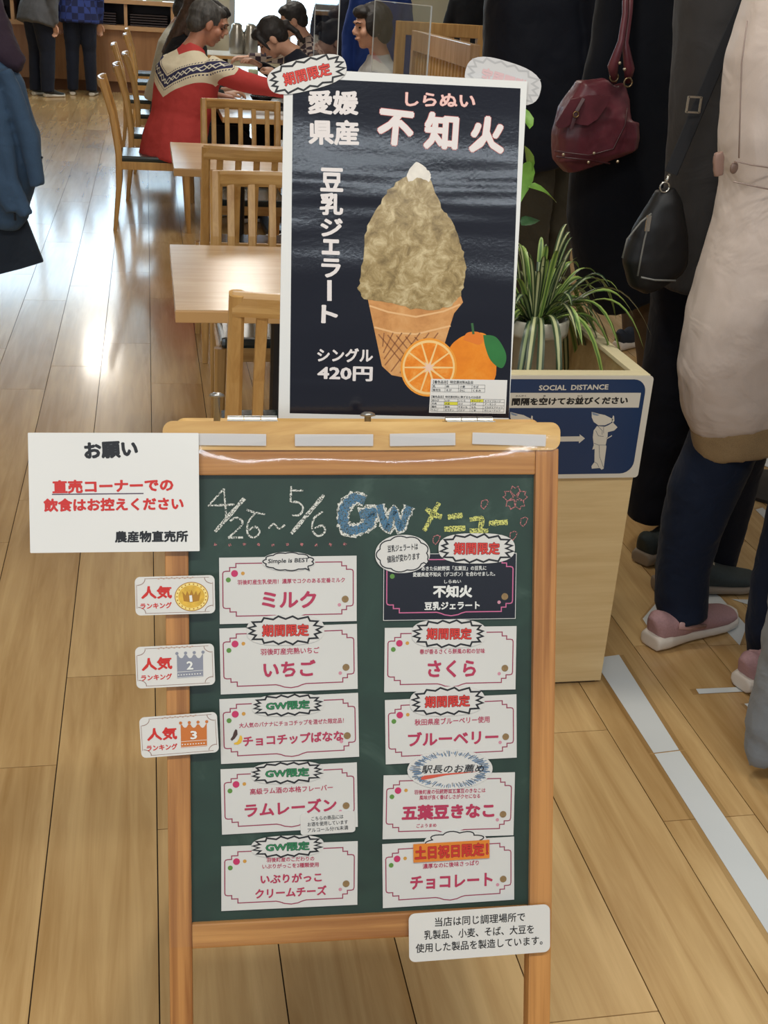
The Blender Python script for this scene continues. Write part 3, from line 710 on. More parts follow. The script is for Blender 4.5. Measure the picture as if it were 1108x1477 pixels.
# ================================================================== POSTER
fP1, fP2 = Z(380, 60, .361), Z(400, 330, .343)
PB = plain('poster_backing', (222, 222, 218), .3)
s = Sheet(POST, 'poster_panel', 'large black gelato poster in a white laminated panel on top of the board', 'poster', [(0.0, .0), (.297, 0), (.297, -.42), (0, -.42)], PB, -.005, 0)
def posterblack():
    m, nt, b = newmat('poster_black'); b.inputs['Base Color'].default_value = (*s2l((27, 28, 37)), 1); b.inputs['Roughness'].default_value = .12
    tc = nd(nt, 'ShaderNodeTexCoord'); n1 = nd(nt, 'ShaderNodeTexNoise', i_Scale=260., i_Detail=2.); mp = nd(nt, 'ShaderNodeMapping'); mp.inputs['Scale'].default_value = (1.2, 9, 1)
    n2 = nd(nt, 'ShaderNodeTexNoise', i_Scale=1.1, i_Detail=2., i_Distortion=.4); lk(nt, tc.outputs['Object'], n1.inputs['Vector']); lk(nt, tc.outputs['Object'], mp.inputs['Vector']); lk(nt, mp.outputs[0], n2.inputs['Vector'])
    h = math_(nt, 'ADD', math_(nt, 'MULTIPLY', n1.outputs[0], .006), math_(nt, 'MULTIPLY', n2.outputs[0], .42))
    bp = nd(nt, 'ShaderNodeBump', i_Strength=.5, i_Distance=.02); lk(nt, h, bp.inputs['Height']); lk(nt, bp.outputs[0], b.inputs['Normal'])
    return m
s.poly('print', [s.P(422.6, 112), s.P(751, 127.5), s.P(734, 603), s.P(418, 596)], posterblack(), 0, label='black printed sheet')
PWH = plain('poster_white', (224, 216, 212), .3); PRD = plain('poster_red_edge', (196, 96, 88), .3); PPK = plain('poster_pale_pink', (232, 190, 180), .3)
def ptext(t, p0, p1, h, bold=.06, edge=True, mat=PWH, e2=.062):
    if edge: s.text(t, p0, p1, h, PRD, e2, 1, base=bold)
    s.text(t, p0, p1, h, mat, bold, 3, base=bold)
ptext('愛媛', fP1(178, 290), fP1(380, 294), 33, .04, False); ptext('県産', fP1(180, 412), fP1(382, 416), 35, .04, False)
ptext('しらぬい', fP1(566, 258), fP1(846, 266), 19, .03, True, PPK, .04)
ptext('不', fP1(450, 408), fP1(594, 424), 49, .048); ptext('知', fP1(638, 428), fP1(774, 438), 51, .048); ptext('火', fP1(820, 442), fP1(960, 450), 50, .048)
# vertical line of katakana
def vtext(chars):
    for ch, x0, y0, x1, y1 in chars:
        s.text(ch, (x0, y1), (x1, y1+1), y1-y0, PWH, .038, 3)
vtext([('豆', 462, 243, 495, 276), ('乳', 461, 279, 495, 310), ('ジ', 462, 315, 494, 341), ('ェ', 464, 345, 490, 367), ('ラ', 463, 373, 491, 400), ('ト', 463, 440, 487, 466)])
s.poly('lettering', [s.P(*p) for p in ((472, 404), (478.5, 404), (478.5, 434), (472, 434))], PWH, 3)
s.text('シングル', fP2(168, 560), fP2(402, 562), 20, PWH, .035, 3); s.text('420円', fP2(168, 636), fP2(400, 642), 21, PWH, .036, 3)
# gelato print
def mottled(name, c1_, c2_, c3_, sc_):
    m, nt, b = newmat(name); tc = nd(nt, 'ShaderNodeTexCoord')
    n1 = nd(nt, 'ShaderNodeTexNoise', i_Scale=sc_, i_Detail=8., i_Roughness=.7, i_Distortion=.5); lk(nt, tc.outputs['Object'], n1.inputs['Vector'])
    lk(nt, ramp(nt, n1.outputs[0], [(.30, s2l(c1_)), (.5, s2l(c2_)), (.68, s2l(c3_))]), b.inputs['Base Color']); b.inputs['Roughness'].default_value = .2
    return m
rg = random.Random(4)
def rough_outline(P, amp, n=5):
    q = smoothp(P+[P[0]], n); return [tuple(V(p)+V((rg.uniform(-amp, amp), rg.uniform(-amp, amp)))) for p in q[:-1]]
cone = [(529, 424), (600, 436), (664, 424), (668, 436), (655, 452), (640, 500), (628, 545), (600, 548), (565, 541), (551, 528), (543, 490)]
s.poly('cone_print', [s.P(*p) for p in cone], mottled('cone_print', (178, 120, 66), (206, 148, 88), (218, 166, 108), 25), 1, label='printed wafer cone')
WAF = plain('wafer_line', (150, 98, 54), .3); WAL = plain('wafer_light', (226, 178, 122), .3)
wl = []
def clipl(p, q):
    return [s.P(*V(p).lerp(V(q), i/6)) for i in range(7)]
for k in range(7):
    x0 = 546+k*13; wl.append(clipl((x0, 482+k*1), (min(x0+46, 600+k*8), 540-k*5 if k > 3 else 537)))
    wl.append(clipl((x0+8, 480), (max(x0-34, 552+k*1), min(538, 500+k*9))))
s.line('wafer_pattern', wl, .0016, WAF, 2)
s.line('wafer_rim', [[s.P(*p) for p in ((533, 441), (560, 450), (600, 457), (640, 449), (664, 439))], [s.P(*p) for p in ((540, 472), (570, 480), (600, 482), (650, 470))]], .0022, WAL, 2)
gel = rough_outline([(601, 240), (622, 262), (637, 300), (652, 320), (663, 350), (671, 375), (670, 405), (662, 430), (640, 444), (600, 446), (565, 438), (530, 432), (517, 418), (521, 400), (524, 360), (530, 325), (545, 298), (560, 275), (580, 258)], 1.6)
s.poly('gelato_print', [s.P(*p) for p in gel], mottled('gelato_print', (104, 84, 46), (160, 138, 92), (206, 188, 146), 62), 3, label='printed tan gelato scoop')
s.poly('gelato_tip_print', [s.P(*p) for p in rough_outline([(600, 233), (612, 240), (621, 252), (618, 262), (605, 256), (590, 262), (588, 248)], .8)], plain('gelato_tip', (222, 214, 200), .2, var=.1, scale=90), 4, label='pale tip of the gelato')
# whole orange, leaf, cut orange
s.poly('orange_print', [s.P(*p) for p in rough_outline([(684, 480), (700, 482), (712, 500), (716, 525), (712, 550), (690, 566), (665, 562), (650, 540), (648, 505), (662, 488)], .3)], mottled('orange_peel_print', (214, 116, 26), (232, 136, 32), (238, 158, 58), 14), 1, label='printed whole orange')
s.poly('leaf_print', [s.P(*p) for p in smoothp([(697, 483), (715, 486), (728, 505), (730, 520), (723, 531), (708, 520), (700, 500), (697, 483)])[:-1]], plain('leaf_print', (44, 112, 52), .3, var=.1), 3, label='printed green leaf')
s.line('stem_print', [s.P(681, 466), s.P(683, 482)], .003, plain('stem_print', (52, 96, 50), .3), 3)
s.poly('orange_top_print', [s.P(*p) for p in smoothp([(668, 490), (674, 480), (690, 479), (698, 488), (692, 497), (680, 494), (668, 490)])[:-1]], plain('orange_top', (222, 120, 30), .3), 2)
oc = V(s.P(618.5, 530)); R_ = (V(s.P(659, 530))-oc).length
s.poly('orange_slice_print', disc(oc, R_, R_*1.02, 40), plain('slice_rind', (232, 150, 44), .3), 3, label='printed cut orange')
s.poly('slice_pith', disc(oc, R_*.93, R_*.95, 40), plain('slice_pith', (240, 200, 130), .3), 4)
fm = mottled('slice_flesh', (216, 116, 24), (232, 136, 38), (240, 166, 76), 60)
for k in range(10):
    a0 = k*2*pi/10+.05; a1 = a0+2*pi/10-.06; P_ = [tuple(oc+V((cos((a0+a1)/2), sin((a0+a1)/2)))*R_*.12)]
    P_ += [tuple(oc+V((cos(a0+(a1-a0)*i/6), sin(a0+(a1-a0)*i/6)))*R_*.86) for i in range(7)]
    s.poly('slice_segment', P_, fm, 5)
s.poly('slice_core', [tuple(oc+V((cos(i*pi/7), sin(i*pi/7)))*R_*(.24 if i % 2 else .1)) for i in range(14)], plain('slice_core', (232, 196, 170), .3), 6)
# allergen table label on the poster
fT = Z(600, 520, .1444)
lp = [s.P(*p) for p in (fT(150, 183), fT(912, 195), fT(895, 530), fT(130, 520))]
s.poly('allergen_table', lp, plain('table_label', (222, 220, 214), .3), 7, label='small white printed table label')
def bil(x, y):
    a = V(lp[0]).lerp(V(lp[1]), x); b = V(lp[3]).lerp(V(lp[2]), x); return tuple(a.lerp(b, y))
HL = plain('highlighter', (214, 208, 60), .5); INKG = plain('grey_ink', (60, 60, 60), .5)
gl_ = []
for y in (.155, .265, .375): gl_.append([bil(.02, y), bil(.71, y)])
for x in (.02, .19, .365, .54, .71): gl_.append([bil(x, .155), bil(x, .375)])
for y in (.58, .67, .765, .86, .955): gl_.append([bil(.02, y), bil(.975, y)])
for x in (.02, .19, .365, .53, .70, .975): gl_.append([bil(x, .58), bil(x, .955)])
s.poly('highlight', [bil(.19, .67), bil(.365, .67), bil(.365, .765), bil(.19, .765)], HL, 8); s.poly('highlight', [bil(.53, .58), bil(.70, .58), bil(.70, .67), bil(.53, .67)], HL, 8)
s.line('table_lines', gl_, .00035, INKG, 9)
def cell(t, x, y, w_, h=.065): s.text(t, bil(x, y), bil(x+w_, y), .046*h/.065*.065, INKG, .02, 9, px=False)
cell('【着色品目】特定原材料8品目', .03, .135, .52, .09); cell('【着色品目】特定原材料に準ずるもの20品目', .02, .56, .64, .07)
for r_, row in enumerate((('乳', '卵', '小麦', 'そば'), ('落花生', 'えび', 'かに', 'くるみ'))):
    for k, t in enumerate(row): cell(t, .03+.175*k, .25+.11*r_, .035*len(t))
for r_, row in enumerate((('あわび', 'いか', 'いくら', 'オレンジ', 'キウイフルーツ'), ('牛肉', '大豆', 'さけ', 'さば', 'アーモンド'), ('鶏肉', '豚肉', 'やまいも', 'もも', 'マカダミアナッツ'), ('りんご', 'ゼラチン', 'バナナ', 'ごま', 'カシューナッツ'))):
    for k, t in enumerate(row): cell(t, .03+.172*k, .66+.094*r_, min(.15, .03*len(t)) if k < 4 else .03*len(t), .055)
# stickers on the poster
b_ = burst(POST, 443, 107, 58, 22, -14, 'red-lettered starburst sticker on the top left corner of the poster', c0=.0009, seed=21)
bk = burst(POST, 726, 117, 56, 27, 17, 'pale starburst sticker seen from the back behind the top right poster corner', c0=-.0075, ghost=True, seed=22, group=None)

# ================================================================== PLANTER, SIGN, PLANTS
map_v = wood('maple_panel', (226, 200, 150), (208, 178, 126), axis=0, across=50, along=3, rough=.4, bump=.03)
map_top = plain('cream_edge', (228, 216, 176), .45, var=.03)
PLT = empty('planter_box', 'tall pale maple planter box with an open top', 'planter', T(.73, 2.183, 0))
HZ = .750; PX0, PX1, PY0, PY1, TH = .60, 1.007, 2.183, 2.76, .03
def pbox(name, x0, x1, y0, y1, z0, z1, mat=map_v, bev=.0015):
    return box(name, ((x0+x1)/2-.73, (y0+y1)/2-2.183, (z0+z1)/2), (x1-x0, y1-y0, z1-z0), mat, PLT, bev=bev)
pbox('front_panel', PX0, PX1, PY0, PY0+TH-.01, .008, HZ-.010); pbox('back_panel', PX0, PX1, PY1-TH+.01, PY1, .008, HZ-.010)
pbox('side_panel', PX1-TH+.01, PX1, PY0+TH-.01, PY1-TH+.01, .008, HZ-.010); pbox('side_panel', PX0, PX0+TH-.01, PY0+TH-.01, PY1-TH+.01, .008, HZ-.010)
pbox('top_edge', PX0-.002, PX1+.002, PY0-.002, PY0+TH, HZ-.010, HZ, map_top); pbox('top_edge', PX0-.002, PX1+.002, PY1-TH, PY1+.002, HZ-.010, HZ, map_top)
pbox('top_edge', PX1-TH, PX1+.002, PY0+TH, PY1-TH, HZ-.010, HZ, map_top); pbox('top_edge', PX0-.002, PX0+TH, PY0+TH, PY1-TH, HZ-.010, HZ, map_top)
pbox('shelf_floor', PX0+TH, PX1-TH, PY0+TH, PY1-TH, .42, .435); pbox('plinth', PX0+.01, PX1-.01, PY0+.01, PY1-.01, 0, .008, plain('plinth_dark', (40, 34, 28), .7), 0)
bm = bmesh.new(); blob(bm, (.85-.73, -.003, .048), (.012, .004, .0035), seg=12); add_box(bm, (.838-.73, -.0035, .048), (.03, .002, .0025)); mesh_obj('keyhole_mark', bm_mesh(bm), PLT, plain('black_scuff', (20, 18, 16), .4))
sv = lambda v: SIGN.px(850, v, .005).y
PWT = plain('sign_white', (216, 210, 196), .35); NV = plain('sign_navy', (24, 52, 92), .3); SW = plain('sign_print_white', (214, 208, 194), .35)
sg = Sheet(SIGN, 'distance_sign', 'dark blue and white sign reading SOCIAL DISTANCE on the planter front', 'sign', [(a-1.007, b) for a, b in rrect(.655, sv(689.5), 1.013, sv(542), .008)], PWT, .0032, .0052)
sg.poly('navy_field', [(a-1.007, b) for a, b in rrect(.662, sv(683.5), .999, sv(547), .028)], NV, 0)
fS = Z(740, 530, .1895)
sg.poly('white_band', [(a-1.007, b) for a, b in ((.663, sv(588)), (.990, sv(588)), (.990, sv(566.5)), (.663, sv(566.5)))], SW, 1)
sg.text('SOCIAL  DISTANCE', fS(196, 176), fS(724, 168), 7.6, SW, .03, 1)
sg.text('間隔を空けてお並びください', fS(-12, 290), fS(872, 278), 11, BLACK, .05, 2)
for t, x in (('かんかく', 60), ('あ', 240), ('なら', 510)): sg.text(t, fS(x-20*len(t)*.5, 224), fS(x+20*len(t)*.5, 222), 2.6, BLACK, .02, 2)
def sf(*P): return [sg.P(*fS(*p)) for p in P]
sg.poly('arrow', sf((200, 528), (508, 524), (508, 508), (548, 540), (502, 578), (502, 562), (200, 566)), SW, 1)
def figure(dx):
    q = lambda *P: sf(*[(x+dx, y) for x, y in P])
    sg.poly('hat', q((600, 338), (650, 352), (700, 362), (752, 388), (765, 395), (745, 420), (700, 440), (650, 440), (615, 415), (600, 380)), SW, 1)
    sg.poly('hat_band', q((602, 340), (660, 362), (640, 368), (608, 360)), plain('sign_grey_blue', (130, 145, 165), .4), 2)
    sg.poly('robe', q((640, 445), (700, 450), (725, 440), (760, 418), (796, 455), (770, 480), (722, 492), (720, 530), (705, 545), (752, 515), (755, 522), (715, 545), (706, 590), (712, 600), (700, 690), (690, 770), (675, 778), (660, 765), (600, 770), (598, 750), (620, 720), (622, 620), (604, 625), (615, 590), (608, 530), (614, 480)), SW, 1)
    sg.poly('raised_hand', q((762, 365), (770, 370), (772, 405), (760, 425), (752, 400)), SW, 1)
    sg.line('fold_line', [q((630, 480), (650, 520), (690, 525)), q((615, 575), (650, 590), (706, 590)), q((655, 592), (660, 680), (688, 760)), q((612, 715), (640, 730), (655, 760)), q((645, 445), (680, 480), (678, 510)), q((690, 450), (690, 500))], .0008, NV, 3)
figure(0); figure(-620)
# pot with spider plant
POTC = (.80, 2.50)
pot = empty('potted_spider_plant', 'striped spider plant in a white plastic pot inside the planter box', 'plant', T(.855, 2.50, .497))
R1 = .092; bm = bmesh.new()
lathe(bm, [(.054, -.06), (.057, -.055), (.068, .25), (.075, .252), (.077, .262), (.077, .285), (.074, .29), (.069, .288), (.067, .26), (.064, .25)], 40)
mesh_obj('pot', bm_mesh(bm, True), pot, plain('white_plastic_pot', (222, 218, 202), .35))
bm = bmesh.new(); lathe(bm, [(.001, .252), (.067, .254)], 32); mesh_obj('soil', bm_mesh(bm), pot, plain('soil', (42, 32, 24), .95, var=.3, scale=90, bump=.6))
def leafmat(name, edge, mid):
    m, nt, b = newmat(name); uv = nd(nt, 'ShaderNodeUVMap'); sx = nd(nt, 'ShaderNodeSeparateXYZ'); lk(nt, uv.outputs[0], sx.inputs[0])
    d = math_(nt, 'ABSOLUTE', math_(nt, 'SUBTRACT', sx.outputs[0], .5))
    lk(nt, ramp(nt, d, [(.16, s2l(mid)), (.24, s2l(edge))]), b.inputs['Base Color']); b.inputs['Roughness'].default_value = .38
    return m
def leaf_me(L, wd, rise, reach, droop, seed):
    r = random.Random(seed); n = 12; vs, fs, uv = [], [], []
    for i in range(n+1):
        t = i/n; x = reach*(t**.9)*L; z = L*(rise*math.sin(min(t*1.5, 1.6))*.9 - droop*t**2.4)
        h = wd*(.55+.9*t)*(1 if t < .5 else max(.02, (1-((t-.5)/.5)**2.2)))*.75
        tw = .25*sin(t*3+seed)
        vs += [(x, -h, z+h*.35-h*tw), (x, 0, z), (x, h, z+h*.35+h*tw)]
    for i in range(n):
        for k in range(2): fs.append((3*i+k, 3*i+k+1, 3*i+k+4, 3*i+k+3)); uv.append(((k*.5, i/n), (k*.5+.5, i/n), (k*.5+.5, (i+1)/n), (k*.5, (i+1)/n)))
    me = bpy.data.meshes.new('leaf'); me.from_pydata(vs, [], fs); ul = me.uv_layers.new()
    for p, q in zip(me.polygons, uv):
        p.use_smooth = True
        for li, c_ in zip(p.loop_indices, q): ul.data[li].uv = c_
    return me
LM = [leafmat('striped_leaf', (60, 78, 50), (192, 196, 146)), leafmat('dark_striped_leaf', (40, 62, 42), (140, 156, 110)), leafmat('bright_striped_leaf', (150, 176, 92), (84, 118, 56))]
variants = []
for k, (L, rise, reach, droop) in enumerate(((.27, .70, .50, .25), (.28, .55, .66, .45), (.30, .45, .66, .95), (.32, .42, .58, 1.35), (.25, .85, .25, .02), (.31, .6, .7, .6))):
    for mi in range(3):
        me = leaf_me(L, (.0105 if k != 4 else .008), rise, reach, droop, k*3+mi); me.materials.append(LM[mi]); variants.append((k, me))
rg = random.Random(11)
for i in range(110):
    k, me = variants[(i*7+rg.randrange(3)) % len(variants)]
    o = mesh_obj('leaf', me, pot); a = rg.uniform(0, 2*pi); rr_ = rg.uniform(0, .03)
    o.location = (rr_*cos(a), rr_*sin(a), .262+rg.uniform(0, .02)); o.rotation_euler = (0, rg.uniform(-.12, .12), a); sc_ = rg.uniform(.75, 1.15); o.scale = (sc_, 1, sc_)
# taller vine plant behind
vp = empty('trailing_vine_plant', 'bright green broad-leaved plant rising behind the poster edge', 'plant', T(.70, 2.66, .437))
bm = bmesh.new(); lathe(bm, [(.05, 0), (.052, .004), (.062, .18), (.066, .182), (.066, .20), (.058, .2), (.056, .17)], 28); mesh_obj('pot', bm_mesh(bm, True), vp, plain('white_plastic_pot', (222, 218, 202), .35))
bm = bmesh.new(); tp = [(0, 0, .15), (.03, 0, .35), (.045, .01, .6), (.05, 0, .85)]; tube(bm, tp, [.006, .005, .004, .003]); mesh_obj('stem', bm_mesh(bm, True), vp, plain('green_stem', (86, 120, 60), .5))
def broad(L, wd):
    vs, fs = [], []; n = 10
    for i in range(n+1):
        t = i/n; h = wd*math.sin(pi*min(1, t*1.02)**.75)*(1+.08*(i % 2)); z = -.35*L*t*t
        vs += [(L*t, -h, z+h*.25), (L*t, 0, z), (L*t, h, z+h*.25)]
    for i in range(n):
        for k in range(2): fs.append((3*i+k, 3*i+k+1, 3*i+k+4, 3*i+k+3))
    me = bpy.data.meshes.new('bl'); me.from_pydata(vs, [], fs)
    for p in me.polygons: p.use_smooth = True
    return me
gm = [plain('bright_leaf', (120, 170, 70), .35, var=.15, scale=40), plain('deep_leaf', (44, 84, 50), .4, var=.15, scale=40)]
for i, (u, v, L, wd, a, tl, mi) in enumerate(((764, 186, .10, .024, 1.9, .9, 0), (762, 270, .09, .022, .2, -.1, 0), (764, 232, .09, .018, 1.6, -1.2, 0), (752, 325, .05, .02, .2, .5, 1), (757, 210, .08, .02, .5, -.9, 0))):
    P0 = aty(u, v, 2.64); me = broad(L, wd); me.materials.append(gm[mi]); o = mesh_obj('leaf', me, vp); o.location = P0-V((.70, 2.66, .437)); o.rotation_euler = (.3, -tl, a)

# ================================================================== FLOOR TAPES
TW = plain('white_floor_tape', (214, 218, 218), .35, var=.03, scale=5); FB = film('floor_laminate', .5, .3, (.88, .86, .83))
def ftape(q, lb, film_pad=.012, z=.0012):
    P = [FLOORF.px(*p, z) for p in q]; s = Sheet(FLOORF, 'floor_tape', lb, 'floor tape', [tuple(p) for p in P], TW, .0008, .0012, 'white queue markings on the floor')
    c = sum(P, V((0, 0)))/len(P); out = [tuple(p+(p-c).normalized()*film_pad*1.3) for p in P]
    mesh_obj('clear_overlay', poly_me(out, -.0003, None, s.o), s.root, FB)
    return s
l1 = [FLOORF.px(*p) for p in ((873, 985), (908, 985))]
def long_tape(p, lb):
    s = Sheet(FLOORF, 'floor_tape', lb, 'floor tape', [tuple(FLOORF.px(*q)) for q in p], TW, .0008, .0012, 'white queue markings on the floor')
    P = [FLOORF.px(*q) for q in p]; ex = V((.012, 0)); mesh_obj('clear_overlay', poly_me([tuple(P[0]-ex), tuple(P[1]+ex), tuple(P[2]+ex), tuple(P[3]-ex)], -.0003, None, s.o), s.root, FB)
a_ = [(740+x*.35, 960+y*.35) for x, y in ((385, 62), (430, -15), (685, 350), (580, 362), (582, 367), (688, 354), (1051, 893), (1051, 1110))]
long_tape([(855, 950), (893, 945), (979.5, 1082), (943, 1086.5)], 'long white floor tape running from the planter corner, upper length')
long_tape([(944, 1088), (980.5, 1083.5), (1190, 1391), (1190, 1477)], 'long white floor tape running to the right edge, lower length')
K9 = Z(900, 820, .1877)
ftape([K9(145, 385), K9(300, 205), K9(560, 120), K9(740, 215), K9(945, 440), K9(890, 590), K9(650, 330), K9(400, 300), K9(195, 465)], 'white arrow-shaped floor marking under the pink sneaker', .006)
ftape([K9(555, 925), K9(1000, 905), K9(1010, 940), K9(578, 962)], 'short white floor strip beside the second pink sneaker', .012)
ftape([K9(830, 235), K9(1010, 240), K9(1005, 292)], 'small white triangular floor mark under the dark sneaker', .004)
ftape([(1074, 1015), (1130, 1010), (1130, 1022), (1084, 1024)], 'short white floor strip beside the grey skirt hem', .008)
ftape([(1088, 655), (1140, 670), (1140, 688), (1086, 664)], 'white floor strip at the far right behind the queue', .01)
ftape([(1090, 735), (1100, 732), (1150, 775), (1140, 785)], 'white floor strip in front of the black round base', .01)
bm = bmesh.new(); bc = atz(1120, 706, 0); lathe(bm, [(.145, 0), (.15, .003), (.15, .012), (.12, .02), (.02, .035), (.018, .05)], 40); tube(bm, [(0, 0, .04), (0, 0, .92)], .016, 12)
st = empty('queue_post', 'black round-based queue post behind the jeans at right edge', 'barrier post', T(bc.x, bc.y, 0)); mesh_obj('base_and_pole', bm_mesh(bm, False), st, plain('black_rubber', (44, 42, 42), .6))

# ================================================================== FURNITURE
ch_w = wood('oak_chair', (214, 172, 108), (180, 134, 74), axis=2, across=50, along=4, rough=.33, bump=.04)
ch_h = wood('oak_chair_rail', (214, 172, 108), (180, 134, 74), axis=0, across=50, along=4, rough=.30, bump=.04)
vinyl = plain('dark_green_vinyl', (40, 52, 52), .22, spec=.6)
def make_chair(slats=6, W=.42, H=.86):
    """origin under the seat centre, faces +Y"""
    r = bpy.data.objects.new('dining_chair', None); col.objects.link(r)
    def seg(name, pts, sx, sy, mat=ch_w):
        bm = bmesh.new(); loft(bm, [(p, sx*k, sy*k) for p, k in pts], (1, 0, 0), 4*3, 5.); return mesh_obj(name, bm_mesh(bm, False), r, mat)
    yb = -.205
    for sx in (-1, 1):
        seg('back_post', [((sx*(W/2-.018), yb-.035, .0), .6), ((sx*(W/2-.018), yb-.005, .25), .9), ((sx*(W/2-.018), yb, .45), 1.), ((sx*(W/2-.02), yb-.03, .66), .9), ((sx*(W/2-.02), yb-.085, H), .85)], .019, .019)
        seg('front_leg', [((sx*(W/2-.006), .20, 0), .6), ((sx*(W/2-.012), .19, .25), .85), ((sx*(W/2-.015), .185, .405), 1.)], .02, .02)
        b = bmesh.new(); add_box(b, (sx*(W/2-.02), -.01, .385), (.02, .36, .045), bev=.002); mesh_obj('side_apron', bm_mesh(b), r, ch_w)
    for yy, nm in ((yb, 'back_apron'), (.185, 'front_apron')):
        b = bmesh.new(); add_box(b, (0, yy, .385), (W-.07, .02, .045), bev=.002); mesh_obj(nm, bm_mesh(b), r, ch_h)
    bm = bmesh.new(); tp = []
    for i in range(9):
        t = i/8*2-1; tp.append(((t*(W/2-.012), yb-.083-.022*(1-t*t), H-.022), .011, .026))
    loft(bm, tp, (0, 1, 0), 12, 4.); mesh_obj('top_rail', bm_mesh(bm), r, ch_h)
    b = bmesh.new(); add_box(b, (0, yb-.006, .47), (W-.07, .016, .03), bev=.002); mesh_obj('lower_rail', bm_mesh(b), r, ch_h)
    for k in range(slats):
        x = (k-(slats-1)/2)*(W-.075)/(slats); c_ = .02*(1-(x/(W/2))**2)
        bm = bmesh.new(); loft(bm, [((x, yb-.006, .48), .0125, .006), ((x, yb-.03-c_*.5, .66), .0125, .006), ((x, yb-.080-c_, H-.04), .0125, .006)], (1, 0, 0), 8, 5.); mesh_obj('slat', bm_mesh(bm), r, ch_w)
    bm = bmesh.new(); add_box(bm, (0, .0, .422), (W-.03, .40, .034), bev=.012); mesh_obj('seat_pad', bm_mesh(bm, False), r, vinyl)
    return r
def dup(root, M):
    r = root.copy(); col.objects.link(r); r.matrix_world = M
    for ch in list(root.children):
        c_ = ch.copy(); col.objects.link(c_); c_.parent = r
    return r
ch0 = make_chair(5); chA = ch0; first = True
chairs = [
 (.36, 2.66, 0, 'nearest oak slatted dining chair, back to the camera, left of the poster', 'c'),
 (.40, 3.70, pi, 'oak dining chair across the nearest table, seat visible under the tabletop', 'c'),
 (.40, 4.90, 0, 'oak dining chair with its back against the far side chair, tucked at the second table', 'c'),
 (.47, 6.14, pi, 'oak slatted dining chair at the far side of the second table', 'c'),
 (.03, 7.50, -pi/2, 'empty-backed oak chair in the aisle row, nearest, under the man in red', 'r'),
 (.09, 8.55, -pi/2, 'second oak chair of the aisle row behind the man in red', 'r'),
 (.13, 9.75, -pi/2, 'third oak chair of the aisle row', 'r'),
 (.02, 10.85, -pi/2, 'fourth oak chair of the aisle row, pulled out towards the aisle', 'r'),
 (.09, 12.6, -pi/2, 'fifth oak chair of the aisle row', 'r'),
 (.09, 13.7, -pi/2, 'farthest oak chair of the aisle row near the serving counter', 'r'),
 (1.55, 7.15, pi/2, 'oak chair behind the short-haired woman in grey', 'x'),
 (1.35, 8.35, pi/2, 'oak chair under the woman eating with chopsticks', 'x')]
for i, (x, y, rz, lb, g_) in enumerate(chairs):
    M_ = T(x, y, 0, rz)
    if i == 0: o = ch0; o.matrix_world = M_
    else: o = dup(ch0, M_)
    tag(o, lb, 'chair', {'c': 'chairs at the square tables', 'r': 'oak chairs along the aisle', 'x': 'chairs on the far side of the long table'}[g_])
TT = wood('pale_maple_top', (226, 190, 146), (208, 168, 122), axis=0, across=40, along=4, rough=.22, bump=.0)
TE = plain('table_edge_band', (204, 160, 104), .4); WT = plain('white_laminate', (224, 220, 212), .25)
def table(x0, x1, y0, y1, lb, top=TT, z=.70, foot=True):
    r = empty('dining_table', lb, 'table', T((x0+x1)/2, (y0+y1)/2, 0)); W, D = x1-x0, y1-y0
    box('tabletop', (0, 0, z-.002), (W-.002, D-.002, .004), top, r); box('edge_band', (0, 0, z-.018), (W, D, .029), TE, r, bev=.002)
    bk_ = plain('black_iron', (30, 30, 32), .45)
    for sx in (-1, 1):
        bm = bmesh.new(); tube(bm, [(sx*(W/2-.3), 0, .03), (sx*(W/2-.3), 0, z-.03)], .028, 14); mesh_obj('column', bm_mesh(bm, False), r, bk_)
        bm = bmesh.new(); add_box(bm, (sx*(W/2-.3), 0, .03), (.06, D-.12, .035), bev=.008)
        for sy in (-1, 1): add_box(bm, (sx*(W/2-.3), sy*(D/2-.09), .012), (.04, .04, .024))
        if foot: add_box(bm, (sx*(W/2-.3), 0, .03), (.44, .05, .03), bev=.006)
        mesh_obj('foot', bm_mesh(bm), r, bk_)
    return r
table(.055, .80, 2.84, 3.60, 'nearest square maple-topped dining table')
table(.10, 1.35, 5.12, 5.95, 'second maple-topped dining table, behind the nearest one')
lt = table(.42, 1.18, 7.15, 11.4, 'long white dining table with trays in front of the man in red', WT)
table(1.95, 2.7, 7.3, 8.6, 'white table to the right of the short-haired woman', WT)

# tall slatted screens behind the poster
def screen(lb, P0, P1, z1, n, th, mat1, mat2, post=.03, rail=.09):
    P0 = V(P0); P1 = V(P1); d = (P1-P0); L = d.length; a = math.atan2(d.y, d.x)
    r = empty('slatted_screen', lb, 'screen', T(P0.x, P0.y, 0, a))
    for x in (0, L): box('post', (x, 0, z1/2), (post, .045, z1), mat1, r, bev=.003)
    box('top_rail', (L/2, 0, z1-rail/2), (L, .04, rail), mat1, r, bev=.004); box('bottom_rail', (L/2, 0, .2), (L, .03, .06), mat1, r)
    for k in range(n): box('slat', (L*(k+1)/(n+1), 0, (z1-rail+.2)/2), (th, .018, z1-rail-.2), mat2, r)
    return r
q0 = aty(579, 30, 6.9); q1 = aty(699, 34, 6.9)
screen('tall oak slatted bench back right of the clear partition', (q0.x, 6.9, 0), (q1.x, 6.95, 0), q0.z, 4, .055, ch_w, ch_w, .05, .07)
q0 = aty(602, 39, 6.6); q1 = aty(684, 64, 5.3)
screen('narrow-slatted oak screen running away from the camera', (q1.x, 5.3, 0), (q0.x, 6.6, 0), q1.z, 17, .035, wood('screen_oak', (206, 170, 130), (176, 138, 98), axis=2, across=50, along=4, rough=.25), ch_w, .05, .10)
